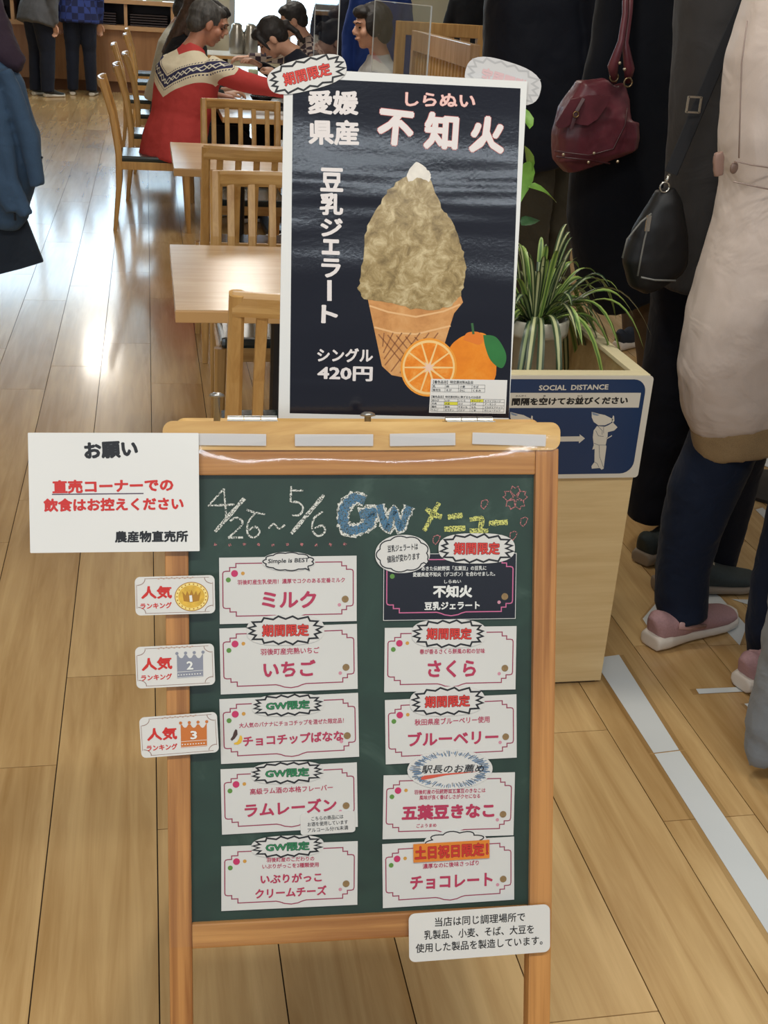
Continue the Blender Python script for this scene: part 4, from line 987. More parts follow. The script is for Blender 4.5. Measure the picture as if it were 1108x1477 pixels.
# clear partitions
ACR = film('acrylic', 1.1, .03, (.93, .95, .96)); ACE = emit('x', (0, 0, 0), 0); EDGE = plain('acrylic_edge', (235, 242, 245), .15)
def partition(x0, y0, x1, y1, z0, z1, lb):
    d = V((x1-x0, y1-y0)); L = d.length; r = empty('clear_partition', lb, 'partition', T(x0, y0, z0, math.atan2(d.y, d.x)))
    box('sheet', (L/2, 0, (z1-z0)/2), (L-.006, .003, z1-z0-.006), ACR, r)
    box('edge', (0, 0, (z1-z0)/2), (.006, .005, z1-z0), EDGE, r); box('edge', (L, 0, (z1-z0)/2), (.003, .004, z1-z0), EDGE, r); box('edge', (L/2, 0, z1-z0), (L, .004, .003), EDGE, r)
    for x in (.08, L-.08): box('foot', (x, 0, .006), (.03, .14, .012), EDGE, r)
pA, pB = aty(623, 6, 5.16), aty(541, 3, 5.9)
partition(pA.x, 5.16, pB.x, 5.9, .70, (pA.z+pB.z)/2, 'clear acrylic partition standing on the second table')
pA, pB = aty(490, 0, 7.5), aty(455, 0, 8.1)
partition(pA.x, 7.5, pB.x, 8.1, .70, pA.z+.12, 'clear acrylic partition on the long white table')

# serving counter at the back
cw = wood('counter_oak', (168, 124, 84), (146, 104, 68), axis=2, across=22, along=2, rough=.4, bump=.02)
cwl = plain('counter_ledge', (190, 150, 108), .4, var=.05, scale=12); dk = plain('dark_tray', (46, 34, 38), .5)
CT = empty('serving_counter', 'brown wooden tray-return counter along the back wall', 'counter', T(-.9, 16.25, 0))
def cb(n_, x0, x1, y0, y1, z0, z1, mat=cw): return box(n_, ((x0+x1)/2+.9, (y0+y1)/2-16.25, (z0+z1)/2), (x1-x0, y1-y0, z1-z0), mat, CT)
cb('kickboard', -3., .62, 16.16, 16.6, 0, .13, plain('kickboard', (110, 72, 46), .6))
cb('front_panel', -3., .62, 16.1, 16.14, .13, .74); cb('ledge', -3., .62, 16.02, 16.6, .74, .79, cwl); cb('back_panel', -3., .62, 16.56, 16.6, .79, 1.04, dk)
cb('counter_top', -3., .62, 16.04, 16.62, 1.04, 1.09, cwl)
for x in (-3., -2.3, -1.62, -.95, -.27, .3, .59): cb('divider', x, x+.04, 16.08, 16.56, .79, 1.04, cwl)
for i, x in enumerate((-2.6, -1.95, -1.28, -.6, .03)):
    for k in range(5):
        o = box('tray', (x, 16.32, .80+k*.03), (.46, .34, .018), dk, bev=.004); tag(o, 'dark serving tray, %s in its pile, %s counter bay from the left' % (('lowest', 'second lowest', 'middle', 'second highest', 'topmost')[k], ('first', 'second', 'third', 'fourth', 'fifth')[i]), 'tray', 'dark trays stacked in counter bay '+('one', 'two', 'three', 'four', 'five')[i])
for i, (x, w_) in enumerate(((-.14, .2), (.1, .2), (-.6, .18))):
    bm = bmesh.new(); add_box(bm, (0, 0, .015), (w_, .2, .03), bev=.006)
    o = mesh_obj('tray', bm_mesh(bm), None, plain('pale_green_tray', (186, 190, 160), .5)); o.location = (x, 16.25, 1.09); tag(o, ('pale green tray on the counter top, middle', 'pale green tray on the counter top, right', 'pale green tray on the counter top, left')[i], 'tray')

# table ware
def lathe_obj(name, prof, mat, loc, lb, cat, group=None, n=24):
    bm = bmesh.new(); lathe(bm, prof, n); o = mesh_obj(name, bm_mesh(bm, True), None, mat); o.location = loc; tag(o, lb, cat, group); return o
BLK = plain('black_lacquer', (24, 22, 24), .2); CUP = plain('celadon_cup', (190, 204, 170), .3); CER = plain('white_ceramic', (226, 224, 218), .2)
def tray(x, y, lb, w_=.36, d_=.27):
    o = empty('serving_tray', lb, 'tray', T(x, y, .70)); box('tray_base', (0, 0, .006), (w_, d_, .01), BLK, o, bev=.004)
    for sx in (-1, 1): box('rim', (sx*w_/2, 0, .012), (.01, d_, .022), BLK, o, bev=.003)
    for sy in (-1, 1): box('rim', (0, sy*d_/2, .012), (w_, .01, .022), BLK, o, bev=.003)
tray(.68, 7.75, 'black tray in front of the man in red'); tray(.95, 8.6, 'black tray in front of the eating woman'); tray(.66, 8.9, 'black tray behind the red sleeve'); tray(.66, 9.9, 'black tray farther down the table, left'); tray(.98, 9.8, 'black tray farther down the table, right')
bowl = [(.03, 0), (.032, .008), (.06, .035), (.075, .06), (.071, .06), (.055, .034), (.02, .012)]
cupp = [(.03, 0), (.033, .01), (.038, .07), (.035, .07), (.028, .012)]
lathe_obj('bowl', bowl, BLK, (.70, 7.78, .712), 'black bowl on the tray of the man in red', 'bowl')
lathe_obj('bowl', [(r*1.15, z*1.15) for r, z in bowl], plain('grey_bowl', (70, 66, 62), .3), (.98, 7.9, .70), 'large dark bowl behind the starburst sticker', 'bowl')
lathe_obj('bowl', bowl, BLK, (.94, 8.62, .712), 'black bowl in front of the eating woman', 'bowl')
lathe_obj('plate', [(.05, 0), (.09, .012), (.088, .016), (.045, .006)], CER, (.78, 8.15, .70), 'white plate on the long table', 'plate')
for i, (u, v, y) in enumerate(((354, 71, 9.0), (366, 62, 9.8))):
    P_ = aty(u, v, y); lathe_obj('tea_cup', [(r*1.05, z*1.2) for r, z in cupp], CUP, (P_.x, y, .70), ('pale green tea cup nearest on the long table', 'pale green tea cup farther back on the long table')[i], 'cup')
for i, (u, y) in enumerate(((342, 13.2), (362, 13.2))):
    P_ = aty(u, 30, y); lathe_obj('thermos_jug', [(.075, 0), (.08, .02), (.08, .2), (.055, .25), (.055, .28), (.03, .3)], steel, (P_.x, y, .70), ('steel thermos jug, left of two', 'steel thermos jug, right of two')[i], 'jug')
table(.5, 1.7, 12.8, 13.6, 'table holding the thermos jugs near the window', WT)

# ================================================================== PEOPLE
SKIN = plain('skin', (206, 158, 132), .5, var=.06, scale=18, bump=.05); SKIN2 = plain('tan_skin', (176, 122, 98), .5, var=.08, scale=18)
def hairmat(name, c): return wood(name, c, tuple(int(x*.55) for x in c), axis=2, across=160, along=10, rough=.62, bump=.3)
HB = hairmat('black_hair', (44, 40, 40)); HBR = hairmat('brown_hair', (86, 62, 48)); HG = hairmat('greying_hair', (84, 82, 80))
EYE_ = plain('eye_dark', (25, 20, 18), .2); LIP = plain('lips', (160, 104, 92), .5)
def head_parts(root, M, skin, hair, style, vox=.006):
    """M: head-local -> root-local; head local: origin at centre, face +Y, up +Z"""
    bm = bmesh.new()
    blob(bm, (0, -.012, .022), (.074, .092, .088)); blob(bm, (0, .020, -.030), (.060, .066, .074)); blob(bm, (0, .050, -.082), (.028, .026, .022))
    loft(bm, [((0, .082, .012), .007, .008), ((0, .100, -.014), .010, .012), ((0, .094, -.028), .016, .010)], (1, 0, 0), 10)
    blob(bm, (0, .074, .030), (.046, .018, .012)); blob(bm, (0, .084, -.050), (.022, .012, .008))
    for sx in (-1, 1):
        blob(bm, (sx*.074, -.004, -.010), (.010, .020, .032)); blob(bm, (sx*.040, .060, -.022), (.024, .022, .024))
    loft(bm, [((0, -.022, -.05), .05, .055), ((0, -.03, -.11), .048, .050), ((0, -.045, -.17), .056, .056)], (1, 0, 0), 16)
    me = fused(bm, vox, 3); me.transform(M); hd = mesh_obj('head', me, root, skin)
    for sx in (-1, 1):
        bm = bmesh.new(); blob(bm, (sx*.030, .0765, .006), (.012, .006, .0045), seg=10); me = bm_mesh(bm, True); me.transform(M); mesh_obj('eye', me, hd, EYE_)
        bm = bmesh.new(); loft(bm, [((sx*.014, .090, .026), .003, .003), ((sx*.032, .088, .032), .003, .003), ((sx*.050, .076, .027), .002, .002)], (0, 0, 1), 6); me = bm_mesh(bm); me.transform(M); mesh_obj('eyebrow', me, hd, hair)
    bm = bmesh.new(); blob(bm, (0, .0865, -.052), (.019, .007, .005), seg=10); me = bm_mesh(bm, True); me.transform(M); mesh_obj('mouth', me, hd, LIP)
    bm = bmesh.new()
    blob(bm, (0, -.026, .036), (.086, .098, .090))
    if style == 'short':
        blob(bm, (0, -.060, -.010), (.076, .058, .070)); blob(bm, (0, .030, .085), (.062, .050, .030))
    elif style == 'bob':
        blob(bm, (0, -.055, -.015), (.086, .064, .085)); blob(bm, (0, .045, .078), (.066, .048, .034))
        for sx in (-1, 1): blob(bm, (sx*.072, .012, .015), (.020, .048, .062))
    elif style == 'long':
        loft(bm, [((0, -.04, .02), .09, .075), ((0, -.065, -.10), .092, .06), ((0, -.085, -.24), .085, .045), ((0, -.10, -.34), .06, .03)], (1, 0, 0), 16); blob(bm, (0, .045, .078), (.066, .048, .034))
        for sx in (-1, 1): loft(bm, [((sx*.07, .02, .04), .02, .04), ((sx*.078, .01, -.06), .018, .04), ((sx*.075, -.02, -.16), .018, .04)], (1, 0, 0), 10)
    elif style == 'tied':
        blob(bm, (0, -.050, .0), (.080, .060, .078)); blob(bm, (0, .045, .080), (.066, .046, .034)); blob(bm, (0, -.125, .0), (.026, .03, .026))
        loft(bm, [((0, -.125, 0), .02, .02), ((0, -.14, -.08), .026, .02), ((0, -.13, -.16), .01, .01)], (1, 0, 0), 10)
        for sx in (-1, 1): loft(bm, [((sx*.055, .06, .07), .014, .014), ((sx*.07, .055, .02), .01, .014), ((sx*.07, .05, -.04), .006, .008)], (1, 0, 0), 8)
    me = fused(bm, vox, 2, .008, .03); me.transform(M); mesh_obj('hair', me, root, hair)
def hand_me(M, curl=.5, s=1.):
    bm = bmesh.new()   # local: wrist at origin, fingers +Y, palm facing -Z
    loft(bm, [((0, -.02, 0), .024*s, .018*s), ((0, .015, 0), .032*s, .015*s), ((0, .05, 0), .040*s, .014*s), ((0, .082, 0), .038*s, .012*s)], (1, 0, 0), 12)
    for k, (x, L) in enumerate(((-.029, .066), (-.010, .076), (.010, .071), (.028, .055))):
        p = V((x, .078, 0)); a = 0; pts = [p-V((0, .02, 0)), p]
        for j in range(3):
            a += curl*.75; p = p+V((x*.05, cos(a), -sin(a)))*(L/3); pts.append(p)
        tube(bm, pts, [.0095, .0093, .0088, .008, .0065], 8)
    tube(bm, [V((-.022, .01, -.002)), V((-.042, .035, -.008)), V((-.052, .058, -.018)), V((-.050, .080, -.026))], [.012, .0115, .010, .008], 8)
    me = fused(bm, .0042, 1); me.transform(M); return me
def orient(p, d, up=(0, 0, 1)):
    d = V(d).normalized(); up = V(up); x = d.cross(up)
    if x.length < 1e-3: x = V((1, 0, 0))
    x.normalize(); z = x.cross(d); M = Matrix((x, d, z)).transposed().to_4x4(); M.translation = V(p); return M
def shoe(root, P, yaw, upper, sole, L=.27, laces=None, detail=False):
    """P: ground point under the heel"""
    M = T(P[0], P[1], P[2], yaw); k = L/.27
    bm = bmesh.new(); prof = [(-.002, .030, .034), (.03, .037, .040), (.09, .034, .034), (.15, .040, .028), (.20, .046, .026), (.245, .040, .03), (.268, .018, .038)]
    vs = []; loft(bm, [((0, y*k, z*.6+.001), w_*k, z*.6) for y, w_, z in prof], (1, 0, 0), 14, 3.2); me = fused(bm, .005, 2); me.transform(M); so = mesh_obj('shoe_sole', me, root, sole)
    bm = bmesh.new(); loft(bm, [((0, y*k, (zt+.015)/2), w_*k, (zt-.015)/2) for y, w_, zt in ((0, .016, .092), (.012, .029, .102), (.04, .034, .088), (.075, .036, .088), (.10, .036, .100), (.135, .038, .082), (.17, .041, .066), (.21, .042, .055), (.245, .035, .048), (.262, .016, .040))], (1, 0, 0), 18, 2.3)
    me = fused(bm, .005, 2); me.transform(M); up_ = mesh_obj('shoe_upper', me, root, upper)
    if laces is not None:
        bm = bmesh.new()
        for j in range(4):
            y = (.105+.022*j)*k; z = .101-.0155*j
            tube(bm, [V((-.024, y, z-.014)), V((-.010, y+.006, z+.001)), V((.010, y+.006, z+.001)), V((.024, y, z-.014))], .003, 6)
        me = bm_mesh(bm, True); me.transform(M); mesh_obj('laces', me, up_, laces)
    if detail:
        for sx in (-1, 1):
            bm = bmesh.new(); loft(bm, [((sx*.0345*k, .045*k, .070), .003, .010), ((sx*.0370*k, .08*k, .058), .003, .010), ((sx*.0390*k, .13*k, .046), .003, .005)], (1, 0, 0), 8); me = bm_mesh(bm, True); me.transform(M); mesh_obj('side_stripe', me, up_, detail)
def person(lb, loc, yaw, pose='stand', lean=0., top=None, trou=None, shoe_m=None, hair=HB, style='short', skin=SKIN, arms=None, H=1.0, turn=0., nod=0., hem=0., bulk=1., vox=.013, disp=.012, group=None, hands=True, extra=None, sole=None, headvox=.006, side=0., drop=0.):
    r = empty('person', lb, 'person', T(loc[0], loc[1], 0, yaw), group)
    hz = (.93*H if pose == 'stand' else .535)-drop; hip = V((0, 0, hz)); Rl = Matrix.Rotation(-lean, 3, 'X') @ Matrix.Rotation(side, 3, 'Y')
    S = lambda x, y, s_: hip + Rl @ V((x*H, y*H, s_*H))
    bm = bmesh.new(); b = bulk
    loft(bm, [(S(0, 0, -.10-hem), .185*b*H, .135*b*H), (S(0, 0, 0), .178*b*H, .135*b*H), (S(0, .0, .12), .160*b*H, .125*b*H), (S(0, -.005, .26), .175*b*H, .130*b*H), (S(0, -.01, .38), .195*b*H, .122*b*H), (S(0, -.012, .455), .165*b*H, .095*H), (S(0, -.012, .50), .085*H, .07*H), (S(0, -.008, .535), .062*H, .060*H)], (1, 0, 0), 20, 2.4)
    arms = arms or {}
    wr = []
    for sx, k in ((-1, 'L'), (1, 'R')):
        sh = S(sx*.165, -.01, .425)
        if k in arms: el, wi = [V(q) for q in arms[k]]
        elif pose == 'stand': el, wi = S(sx*.235, -.03, .15), S(sx*.225, .08, -.10)
        else: el, wi = S(sx*.24, .03, .17), hip+V((sx*.16, .33, .20))
        loft(bm, [(sh, .064*b, .066*b), (sh.lerp(el, .5), .057*b, .060*b), (el, .051*b, .053*b), (el.lerp(wi, .5), .045*b, .046*b), (wi, .036*b, .036*b)], (0, 0, 1) if abs((wi-el).normalized().z) < .8 else (1, 0, 0), 12)
        wr.append((el, wi))
    mesh_obj('top', fused(bm, vox, 5, disp, .10), r, top)
    if hands:
        for (el, wi), sx in zip(wr, (-1, 1)):
            mesh_obj('hand', hand_me(orient(wi+(wi-el).normalized()*.012, wi-el) @ Matrix.Scale(-sx if sx > 0 else 1, 4, (1, 0, 0)), .55), r, skin)
    if trou is not None:
        bm = bmesh.new()
        loft(bm, [(hip+V((0, 0, -.09)), .15*b, .11*b), (hip+V((0, 0, .03)), .165*b, .12*b), (hip+V((0, 0, .10)), .15*b, .11*b)], (1, 0, 0), 18)
        feet = []
        for sx in (-1, 1):
            hj = hip+V((sx*.085, 0, -.03))
            if pose == 'stand': kn, an = V((sx*.10, .02, .50*H)), V((sx*.11, -.01, .09))
            else: kn, an = V((sx*.11, .44, .53)), V((sx*.11, .42, .10))
            if pose == 'stand': secs = [(hj, .095*b, .10*b), (hj.lerp(kn, .5), .082*b, .086*b), (kn, .065*b, .068*b), (kn.lerp(an, .4), .060*b, .066*b), (an, .052*b, .058*b), (an-V((0, 0, .035)), .054*b, .06*b)]
            else: secs = [(hj, .09*b, .09*b), (hj.lerp(kn, .5), .082*b, .08*b), (kn.lerp(hj, .12), .068*b, .066*b), (kn-V((0, .0, .03)), .062*b, .062*b), (kn.lerp(an, .5), .058*b, .06*b), (an, .05*b, .054*b)]
            loft(bm, secs, (1, 0, 0), 14); feet.append((sx*.11, an.y-.05, 0))
        mesh_obj('trousers', fused(bm, vox, 5, disp*.8, .08), r, trou)
        for f_ in feet: shoe(r, f_, rad(6 if f_[0] < 0 else -6), shoe_m or BLK, sole or CER)
    nk = S(0, -.005, .535)
    Mh = Matrix.Translation(nk) @ (Matrix.Rotation(-lean*.6, 4, 'X')) @ Matrix.Rotation(turn, 4, 'Z') @ Matrix.Rotation(-nod, 4, 'X') @ Matrix.Translation((0, .03, .145)) @ Matrix.Scale(1.06, 4)
    head_parts(r, Mh, skin, hair, style, headvox)
    if extra: extra(r, S, Mh)
    return r
# ---- the man in the red patterned sweater
def norway():
    m, nt, b = newmat('red_patterned_knit'); tc = nd(nt, 'ShaderNodeTexCoord'); rot = nd(nt, 'ShaderNodeMapping'); rot.vector_type = 'POINT'
    rot.inputs['Rotation'].default_value = (RLEAN, 0, 0); rot.inputs['Location'].default_value = (0, 0, -.535)
    sub_ = nd(nt, 'ShaderNodeVectorMath', operation='SUBTRACT'); sub_.inputs[1].default_value = (0, 0, .535); lk(nt, tc.outputs['Object'], sub_.inputs[0])
    rot.inputs['Location'].default_value = (0, 0, 0); lk(nt, sub_.outputs[0], rot.inputs['Vector'])
    sx = nd(nt, 'ShaderNodeSeparateXYZ'); lk(nt, rot.outputs[0], sx.inputs[0]); X, Z_ = sx.outputs[0], sx.outputs[2]
    t = math_(nt, 'SUBTRACT', math_(nt, 'SUBTRACT', Z_, math_(nt, 'MULTIPLY', math_(nt, 'ABSOLUTE', X), .62)), math_(nt, 'MULTIPLY', math_(nt, 'MAXIMUM', math_(nt, 'SUBTRACT', sx.outputs[1], .03), 0.), 1.6))
    cream = math_(nt, 'GREATER_THAN', t, .195); nav = math_(nt, 'MULTIPLY', math_(nt, 'GREATER_THAN', t, .248), math_(nt, 'LESS_THAN', t, .315))
    top = math_(nt, 'GREATER_THAN', t, .455)
    pp = math_(nt, 'PINGPONG', math_(nt, 'ADD', X, 10.), .030)
    za = math_(nt, 'LESS_THAN', math_(nt, 'ABSOLUTE', math_(nt, 'SUBTRACT', math_(nt, 'SUBTRACT', t, .262), pp)), .0042)
    zb = math_(nt, 'LESS_THAN', math_(nt, 'ABSOLUTE', math_(nt, 'ADD', math_(nt, 'SUBTRACT', t, .298), pp)), .0042)
    zz = math_(nt, 'MAXIMUM', za, zb)
    dz = math_(nt, 'MULTIPLY', math_(nt, 'LESS_THAN', math_(nt, 'PINGPONG', math_(nt, 'ADD', X, 10.), .006), .003), math_(nt, 'MAXIMUM', math_(nt, 'LESS_THAN', math_(nt, 'ABSOLUTE', math_(nt, 'SUBTRACT', t, .235)), .004), math_(nt, 'LESS_THAN', math_(nt, 'ABSOLUTE', math_(nt, 'SUBTRACT', t, .326)), .004)))
    def mix(a, b_, f):
        n = nd(nt, 'ShaderNodeMix', data_type='RGBA'); lk(nt, f, n.inputs[0])
        for i, q in ((6, a), (7, b_)):
            if isinstance(q, tuple): n.inputs[i].default_value = (*s2l(q), 1)
            else: lk(nt, q, n.inputs[i])
        return n.outputs[2]
    c_ = mix((188, 70, 68), (226, 216, 190), cream); c_ = mix(c_, (58, 58, 88), nav); c_ = mix(c_, (226, 222, 206), math_(nt, 'MULTIPLY', zz, nav)); c_ = mix(c_, (58, 58, 88), dz); c_ = mix(c_, (190, 72, 70), top)
    lk(nt, c_, b.inputs['Base Color']); b.inputs['Roughness'].default_value = .9; b.inputs['Specular IOR Level'].default_value = .2
    n1 = nd(nt, 'ShaderNodeTexNoise', i_Scale=8., i_Detail=3.); lk(nt, tc.outputs['Object'], n1.inputs['Vector']); bp = nd(nt, 'ShaderNodeBump', i_Strength=.5, i_Distance=.02); lk(nt, n1.outputs[0], bp.inputs['Height']); lk(nt, bp.outputs[0], b.inputs['Normal'])
    return m
def plaid(name='blue_plaid', a=(44, 62, 130), c=(28, 36, 78), sc_=14.):
    m, nt, b = newmat(name); tc = nd(nt, 'ShaderNodeTexCoord'); ck = nd(nt, 'ShaderNodeTexChecker', i_Scale=sc_); ck.inputs[1].default_value = (*s2l(a), 1); ck.inputs[2].default_value = (*s2l(c), 1)
    lk(nt, tc.outputs['Object'], ck.inputs['Vector']); lk(nt, ck.outputs[0], b.inputs['Base Color']); b.inputs['Roughness'].default_value = .9; return m
RLEAN = rad(17)
JEAN = cloth('dark_indigo_denim', (20, 30, 50)); BLKC = cloth('black_cloth', (24, 26, 32)); NAVC = cloth('navy_cloth', (30, 34, 48)); DKG = cloth('dark_green_cloth', (34, 42, 42))
person('man in red knit sweater with cream and navy yoke, seated at the long table', (.16, 7.48), -rad(52), 'sit', RLEAN, norway(), BLKC, hair=HG, style='short', skin=SKIN2,
    arms={'L': ((-.30, .16, .80), (-.10, .42, .76)), 'R': ((.36, .22, .88), (.50, .44, .84))}, nod=rad(12), turn=-rad(28), bulk=1.2, hem=.06, vox=.010, disp=.010, headvox=.005)
person('person in a dark green jacket beside the man in red, black hair', (.16, 8.30), -pi/2, 'sit', rad(20), DKG, BLKC, hair=HB, style='short', bulk=1.1, nod=rad(12), turn=rad(-10))
person('person in black with long brown hair farther along the aisle chairs', (.16, 9.35), -pi/2, 'sit', rad(14), BLKC, NAVC, hair=HBR, style='long', nod=rad(15))
person('person in a pale fleece at the aisle side, mostly hidden', (.12, 10.5), -pi/2, 'sit', rad(16), cloth('pale_fleece', (196, 194, 182)), NAVC, hair=HB, style='bob', nod=rad(10))
# ---- woman eating with chopsticks
def chop(r, S, Mh):
    bm = bmesh.new()
    for dz in (0, .008): tube(bm, [V((.10, .42, .93+dz)), V((.03, .23, .99+dz*2))], .003, 6)
    mesh_obj('chopsticks', bm_mesh(bm), r, plain('pale_chopsticks', (214, 190, 150), .5))
person('woman with tied dark hair in navy, eating noodles with chopsticks', (1.20, 8.35), pi/2-rad(4), 'sit', rad(30), NAVC, BLKC, hair=HB, style='tied', skin=SKIN,
    arms={'R': ((.26, .28, .80), (.14, .46, .90)), 'L': ((-.25, .25, .78), (-.08, .36, .86))}, nod=rad(28), vox=.011, extra=chop)
person('person in a checked shirt reaching across the far end of the long table', (1.40, 9.9), pi/2, 'sit', rad(22), plaid('brown_plaid', (176, 160, 150), (58, 46, 56), 22.), NAVC, hair=HB, style='short',
    arms={'R': ((.30, .30, .86), (.26, .60, .85))}, nod=rad(10))
person('short-haired woman in a grey hooded top facing left behind the poster', (1.33, 7.10), pi/2+rad(12), 'sit', rad(4), cloth('grey_hoodie', (178, 180, 180)), BLKC, hair=HB, style='bob', nod=rad(6), H=1.0, headvox=.005, drop=-.02)
person('person standing in a bright blue jacket beyond the short-haired woman', (1.72, 9.4), rad(170), 'stand', rad(3), cloth('blue_jacket', (36, 62, 130)), NAVC, hair=HB)
person('person standing in dark navy behind the eating woman', (1.62, 10.6), rad(160), 'stand', 0, NAVC, BLKC, hair=HB)
person('dark-haired person seated beyond the slatted bench', (3.05, 10.6), pi, 'sit', 0, BLKC, NAVC, hair=HB)
person('person in a dark coat standing near the pale wall at back right', (3.0, 11.6), pi, 'stand', 0, BLKC, NAVC, hair=HB)
# ---- two people at the counter
DKT = cloth('dark_trouser', (28, 34, 50))
DSH = plain('dark_sneaker', (44, 50, 50), .6)
person('person in a grey jacket and dark trousers leaning over the counter, left', (-1.22, 15.2), rad(-50), 'stand', rad(16), cloth('grey_jacket', (84, 86, 92)), DKT, DSH, hair=HB, bulk=1.4, hem=.05)
person('person in a blue plaid shirt and dark trousers at the counter, right', (-.78, 15.52), rad(-2), 'stand', rad(5), plaid(), DKT, DSH, hair=HB, bulk=1.25, hem=.02)

# ---- queue on the right and the passer-by on the left: built from measured outlines at their real distance
def rows(Y, R_, base, depth=.8, dy=0.):
    """R_: (v, uL, uR[, depth radius, y shift]) -> loft sections in the person's own coordinates"""
    out = []
    for q in R_:
        v, a, b = q[:3]; A, B = aty(a, v, Y), aty(b, v, Y); c = (A+B)/2; rx = abs(B.x-A.x)/2
        ry = q[3] if len(q) > 3 else rx*depth; sh = q[4] if len(q) > 4 else dy
        out.append((c+V((0, sh, 0))-V(base), rx, ry))
    return out
def garment(root, name, specs, mat, vox=.010, it=4, disp=.008, ds=.09, pw=2.3, label=None):
    bm = bmesh.new()
    for sp in specs: loft(bm, sp, (1, 0, 0), 24, pw)
    return mesh_obj(name, fused(bm, vox, it, disp, ds), root, mat, label=label)
# woman in the pale coat
B1 = V((1.46, 2.36, 0)); PK = empty('person', 'woman in a pale pink coat, tan skirt, jeans and pink sneakers at right edge', 'person', T(*B1))
COAT = cloth('pale_pink_coat', (205, 190, 180), .55, .45, .05); TAN = cloth('tan_check_wool', (152, 128, 94), .9, .3, .25)
Yc = 2.36
garment(PK, 'coat', [rows(Yc, [(556, 1000, 1395, .13), (530, 988, 1400, .145), (485, 984, 1398, .16), (420, 1000, 1390, .19), (300, 1036, 1372, .17), (240, 1048, 1366, .16), (180, 1046, 1370, .17), (80, 1056, 1385, .17), (0, 1082, 1392, .16), (-60, 1100, 1392, .14), (-120, 1150, 1340, .10), (-160, 1190, 1300, .07), (-190, 1200, 1290, .065)], B1),
    rows(Yc, [(-70, 1330, 1430, .07), (60, 1345, 1440, .065), (200, 1350, 1430, .06), (330, 1345, 1415, .05)], B1, dy=-.05)], COAT, .009, 4, .006)
garment(PK, 'coat_tab', [rows(Yc-.165, [(262, 1052, 1066, .006), (250, 1051, 1067, .007), (235, 1051, 1068, .007), (226, 1054, 1066, .006)], B1, dy=.07)], plain('coat_tab', (150, 118, 104), .5), .004, 1, 0, label='buttoned coat tab')
garment(PK, 'skirt', [rows(Yc, [(606, 1008, 1385, .12), (590, 1003, 1388, .125), (560, 1000, 1385, .13), (500, 1010, 1380, .17), (430, 1030, 1370, .16)], B1)], TAN, .010, 3, .004)
garment(PK, 'jeans', [rows(2.36, [(898, 958, 1018, .055, .0), (870, 952, 1022, .058), (822, 954, 1027, .06), (775, 960, 1040, .066), (716, 970, 1064, .074), (657, 997, 1090, .08), (598, 1017, 1120, .09), (520, 1040, 1180, .10)], B1, dy=.02),
    rows(2.24, [(940, 1082, 1150, .055), (900, 1079, 1150, .058), (826, 1091, 1172, .065), (763, 1108, 1200, .075), (650, 1130, 1260, .085), (520, 1160, 1330, .10)], B1)], JEAN, .008, 3, .007, .05)
PKU = plain('mauve_knit', (176, 138, 140), .75, var=.08, scale=200, bump=.2); PKS = plain('white_sole', (222, 212, 200), .55); PKD = plain('rose_overlay', (188, 150, 148), .4)
def place_shoe(root, B, heel, toe, up, so, lac=None, det=None, Y0=None):
    h = atz(*heel, .02); t = atz(*toe, .02); d = t-h; L = math.hypot(d.x, d.y); yaw = math.atan2(d.y, d.x)-pi/2
    shoe(root, (h.x-B.x, h.y-B.y, 0), yaw, up, so, L, lac, det)
place_shoe(PK, B1, (938, 925), (1057, 885), PKU, PKS, PKD, PKD)
place_shoe(PK, B1, (1068, 985), (1190, 950), PKU, PKS, PKD, PKD)
def custom_head(root, B, u, v, Y, yaw, hair, style, skin=SKIN, sc_=1.05):
    P_ = aty(u, v, Y)-B; head_parts(root, Matrix.Translation(P_) @ Matrix.Rotation(yaw, 4, 'Z') @ Matrix.Scale(sc_, 4), skin, hair, style)
custom_head(PK, B1, 1245, -255, Yc, -.3, HB, 'bob')
SEAM = plain('coat_seam', (160, 140, 130), .6)
for pth in ([(1060, 232), (1085, 238), (1125, 244)], [(1058, 262), (1085, 268), (1125, 276)], [(1078, 30), (1070, 90), (1068, 150), (1066, 228)]):
    bm = bmesh.new(); tube(bm, [aty(u, v, Yc-.13)-B1 for u, v in pth], .0016, 6); mesh_obj('seam', bm_mesh(bm, True), PK, SEAM)
bm = bmesh.new(); blob(bm, aty(1059, 242, Yc-.12)-B1, (.009, .004, .012), seg=12); mesh_obj('button', bm_mesh(bm, True), PK, plain('coat_button', (120, 96, 84), .4))
# man in the dark grey coat with shoulder bag
B2 = V((1.45, 2.72, 0)); GM = empty('person', 'person in a charcoal coat with black trousers and dark laced sneakers', 'person', T(*B2))
GCO = cloth('charcoal_coat', (54, 52, 52), .7, .3, .1); TRB = cloth('black_trouser', (14, 16, 26))
Y2 = 2.75
garment(GM, 'coat', [rows(Y2, [(402, 955, 1160, .15), (390, 956, 1160, .15), (300, 964, 1160, .15), (200, 971, 1165, .15), (100, 976, 1180, .15), (0, 980, 1190, .14), (-120, 985, 1200, .13), (-180, 1010, 1180, .11), (-215, 1050, 1140, .07), (-240, 1055, 1135, .065)], B2),
    rows(Y2, [(-150, 1170, 1240, .06), (0, 1180, 1250, .06), (160, 1180, 1245, .055), (300, 1165, 1230, .05)], B2, dy=-.06)], GCO, .010, 4, .008)
garment(GM, 'trousers', [rows(Y2, [(770, 924, 975, .055), (751, 924, 985, .06), (716, 930, 995, .062), (578, 946, 1035, .075), (480, 962, 1055, .085), (380, 970, 1080, .10)], B2, dy=.10),
    rows(Y2, [(812, 985, 1045, .055), (790, 985, 1050, .06), (684, 1000, 1078, .07), (560, 1020, 1110, .08), (450, 1030, 1140, .09), (380, 1035, 1145, .10)], B2, dy=-.05)], TRB, .009, 4, .008, .06)
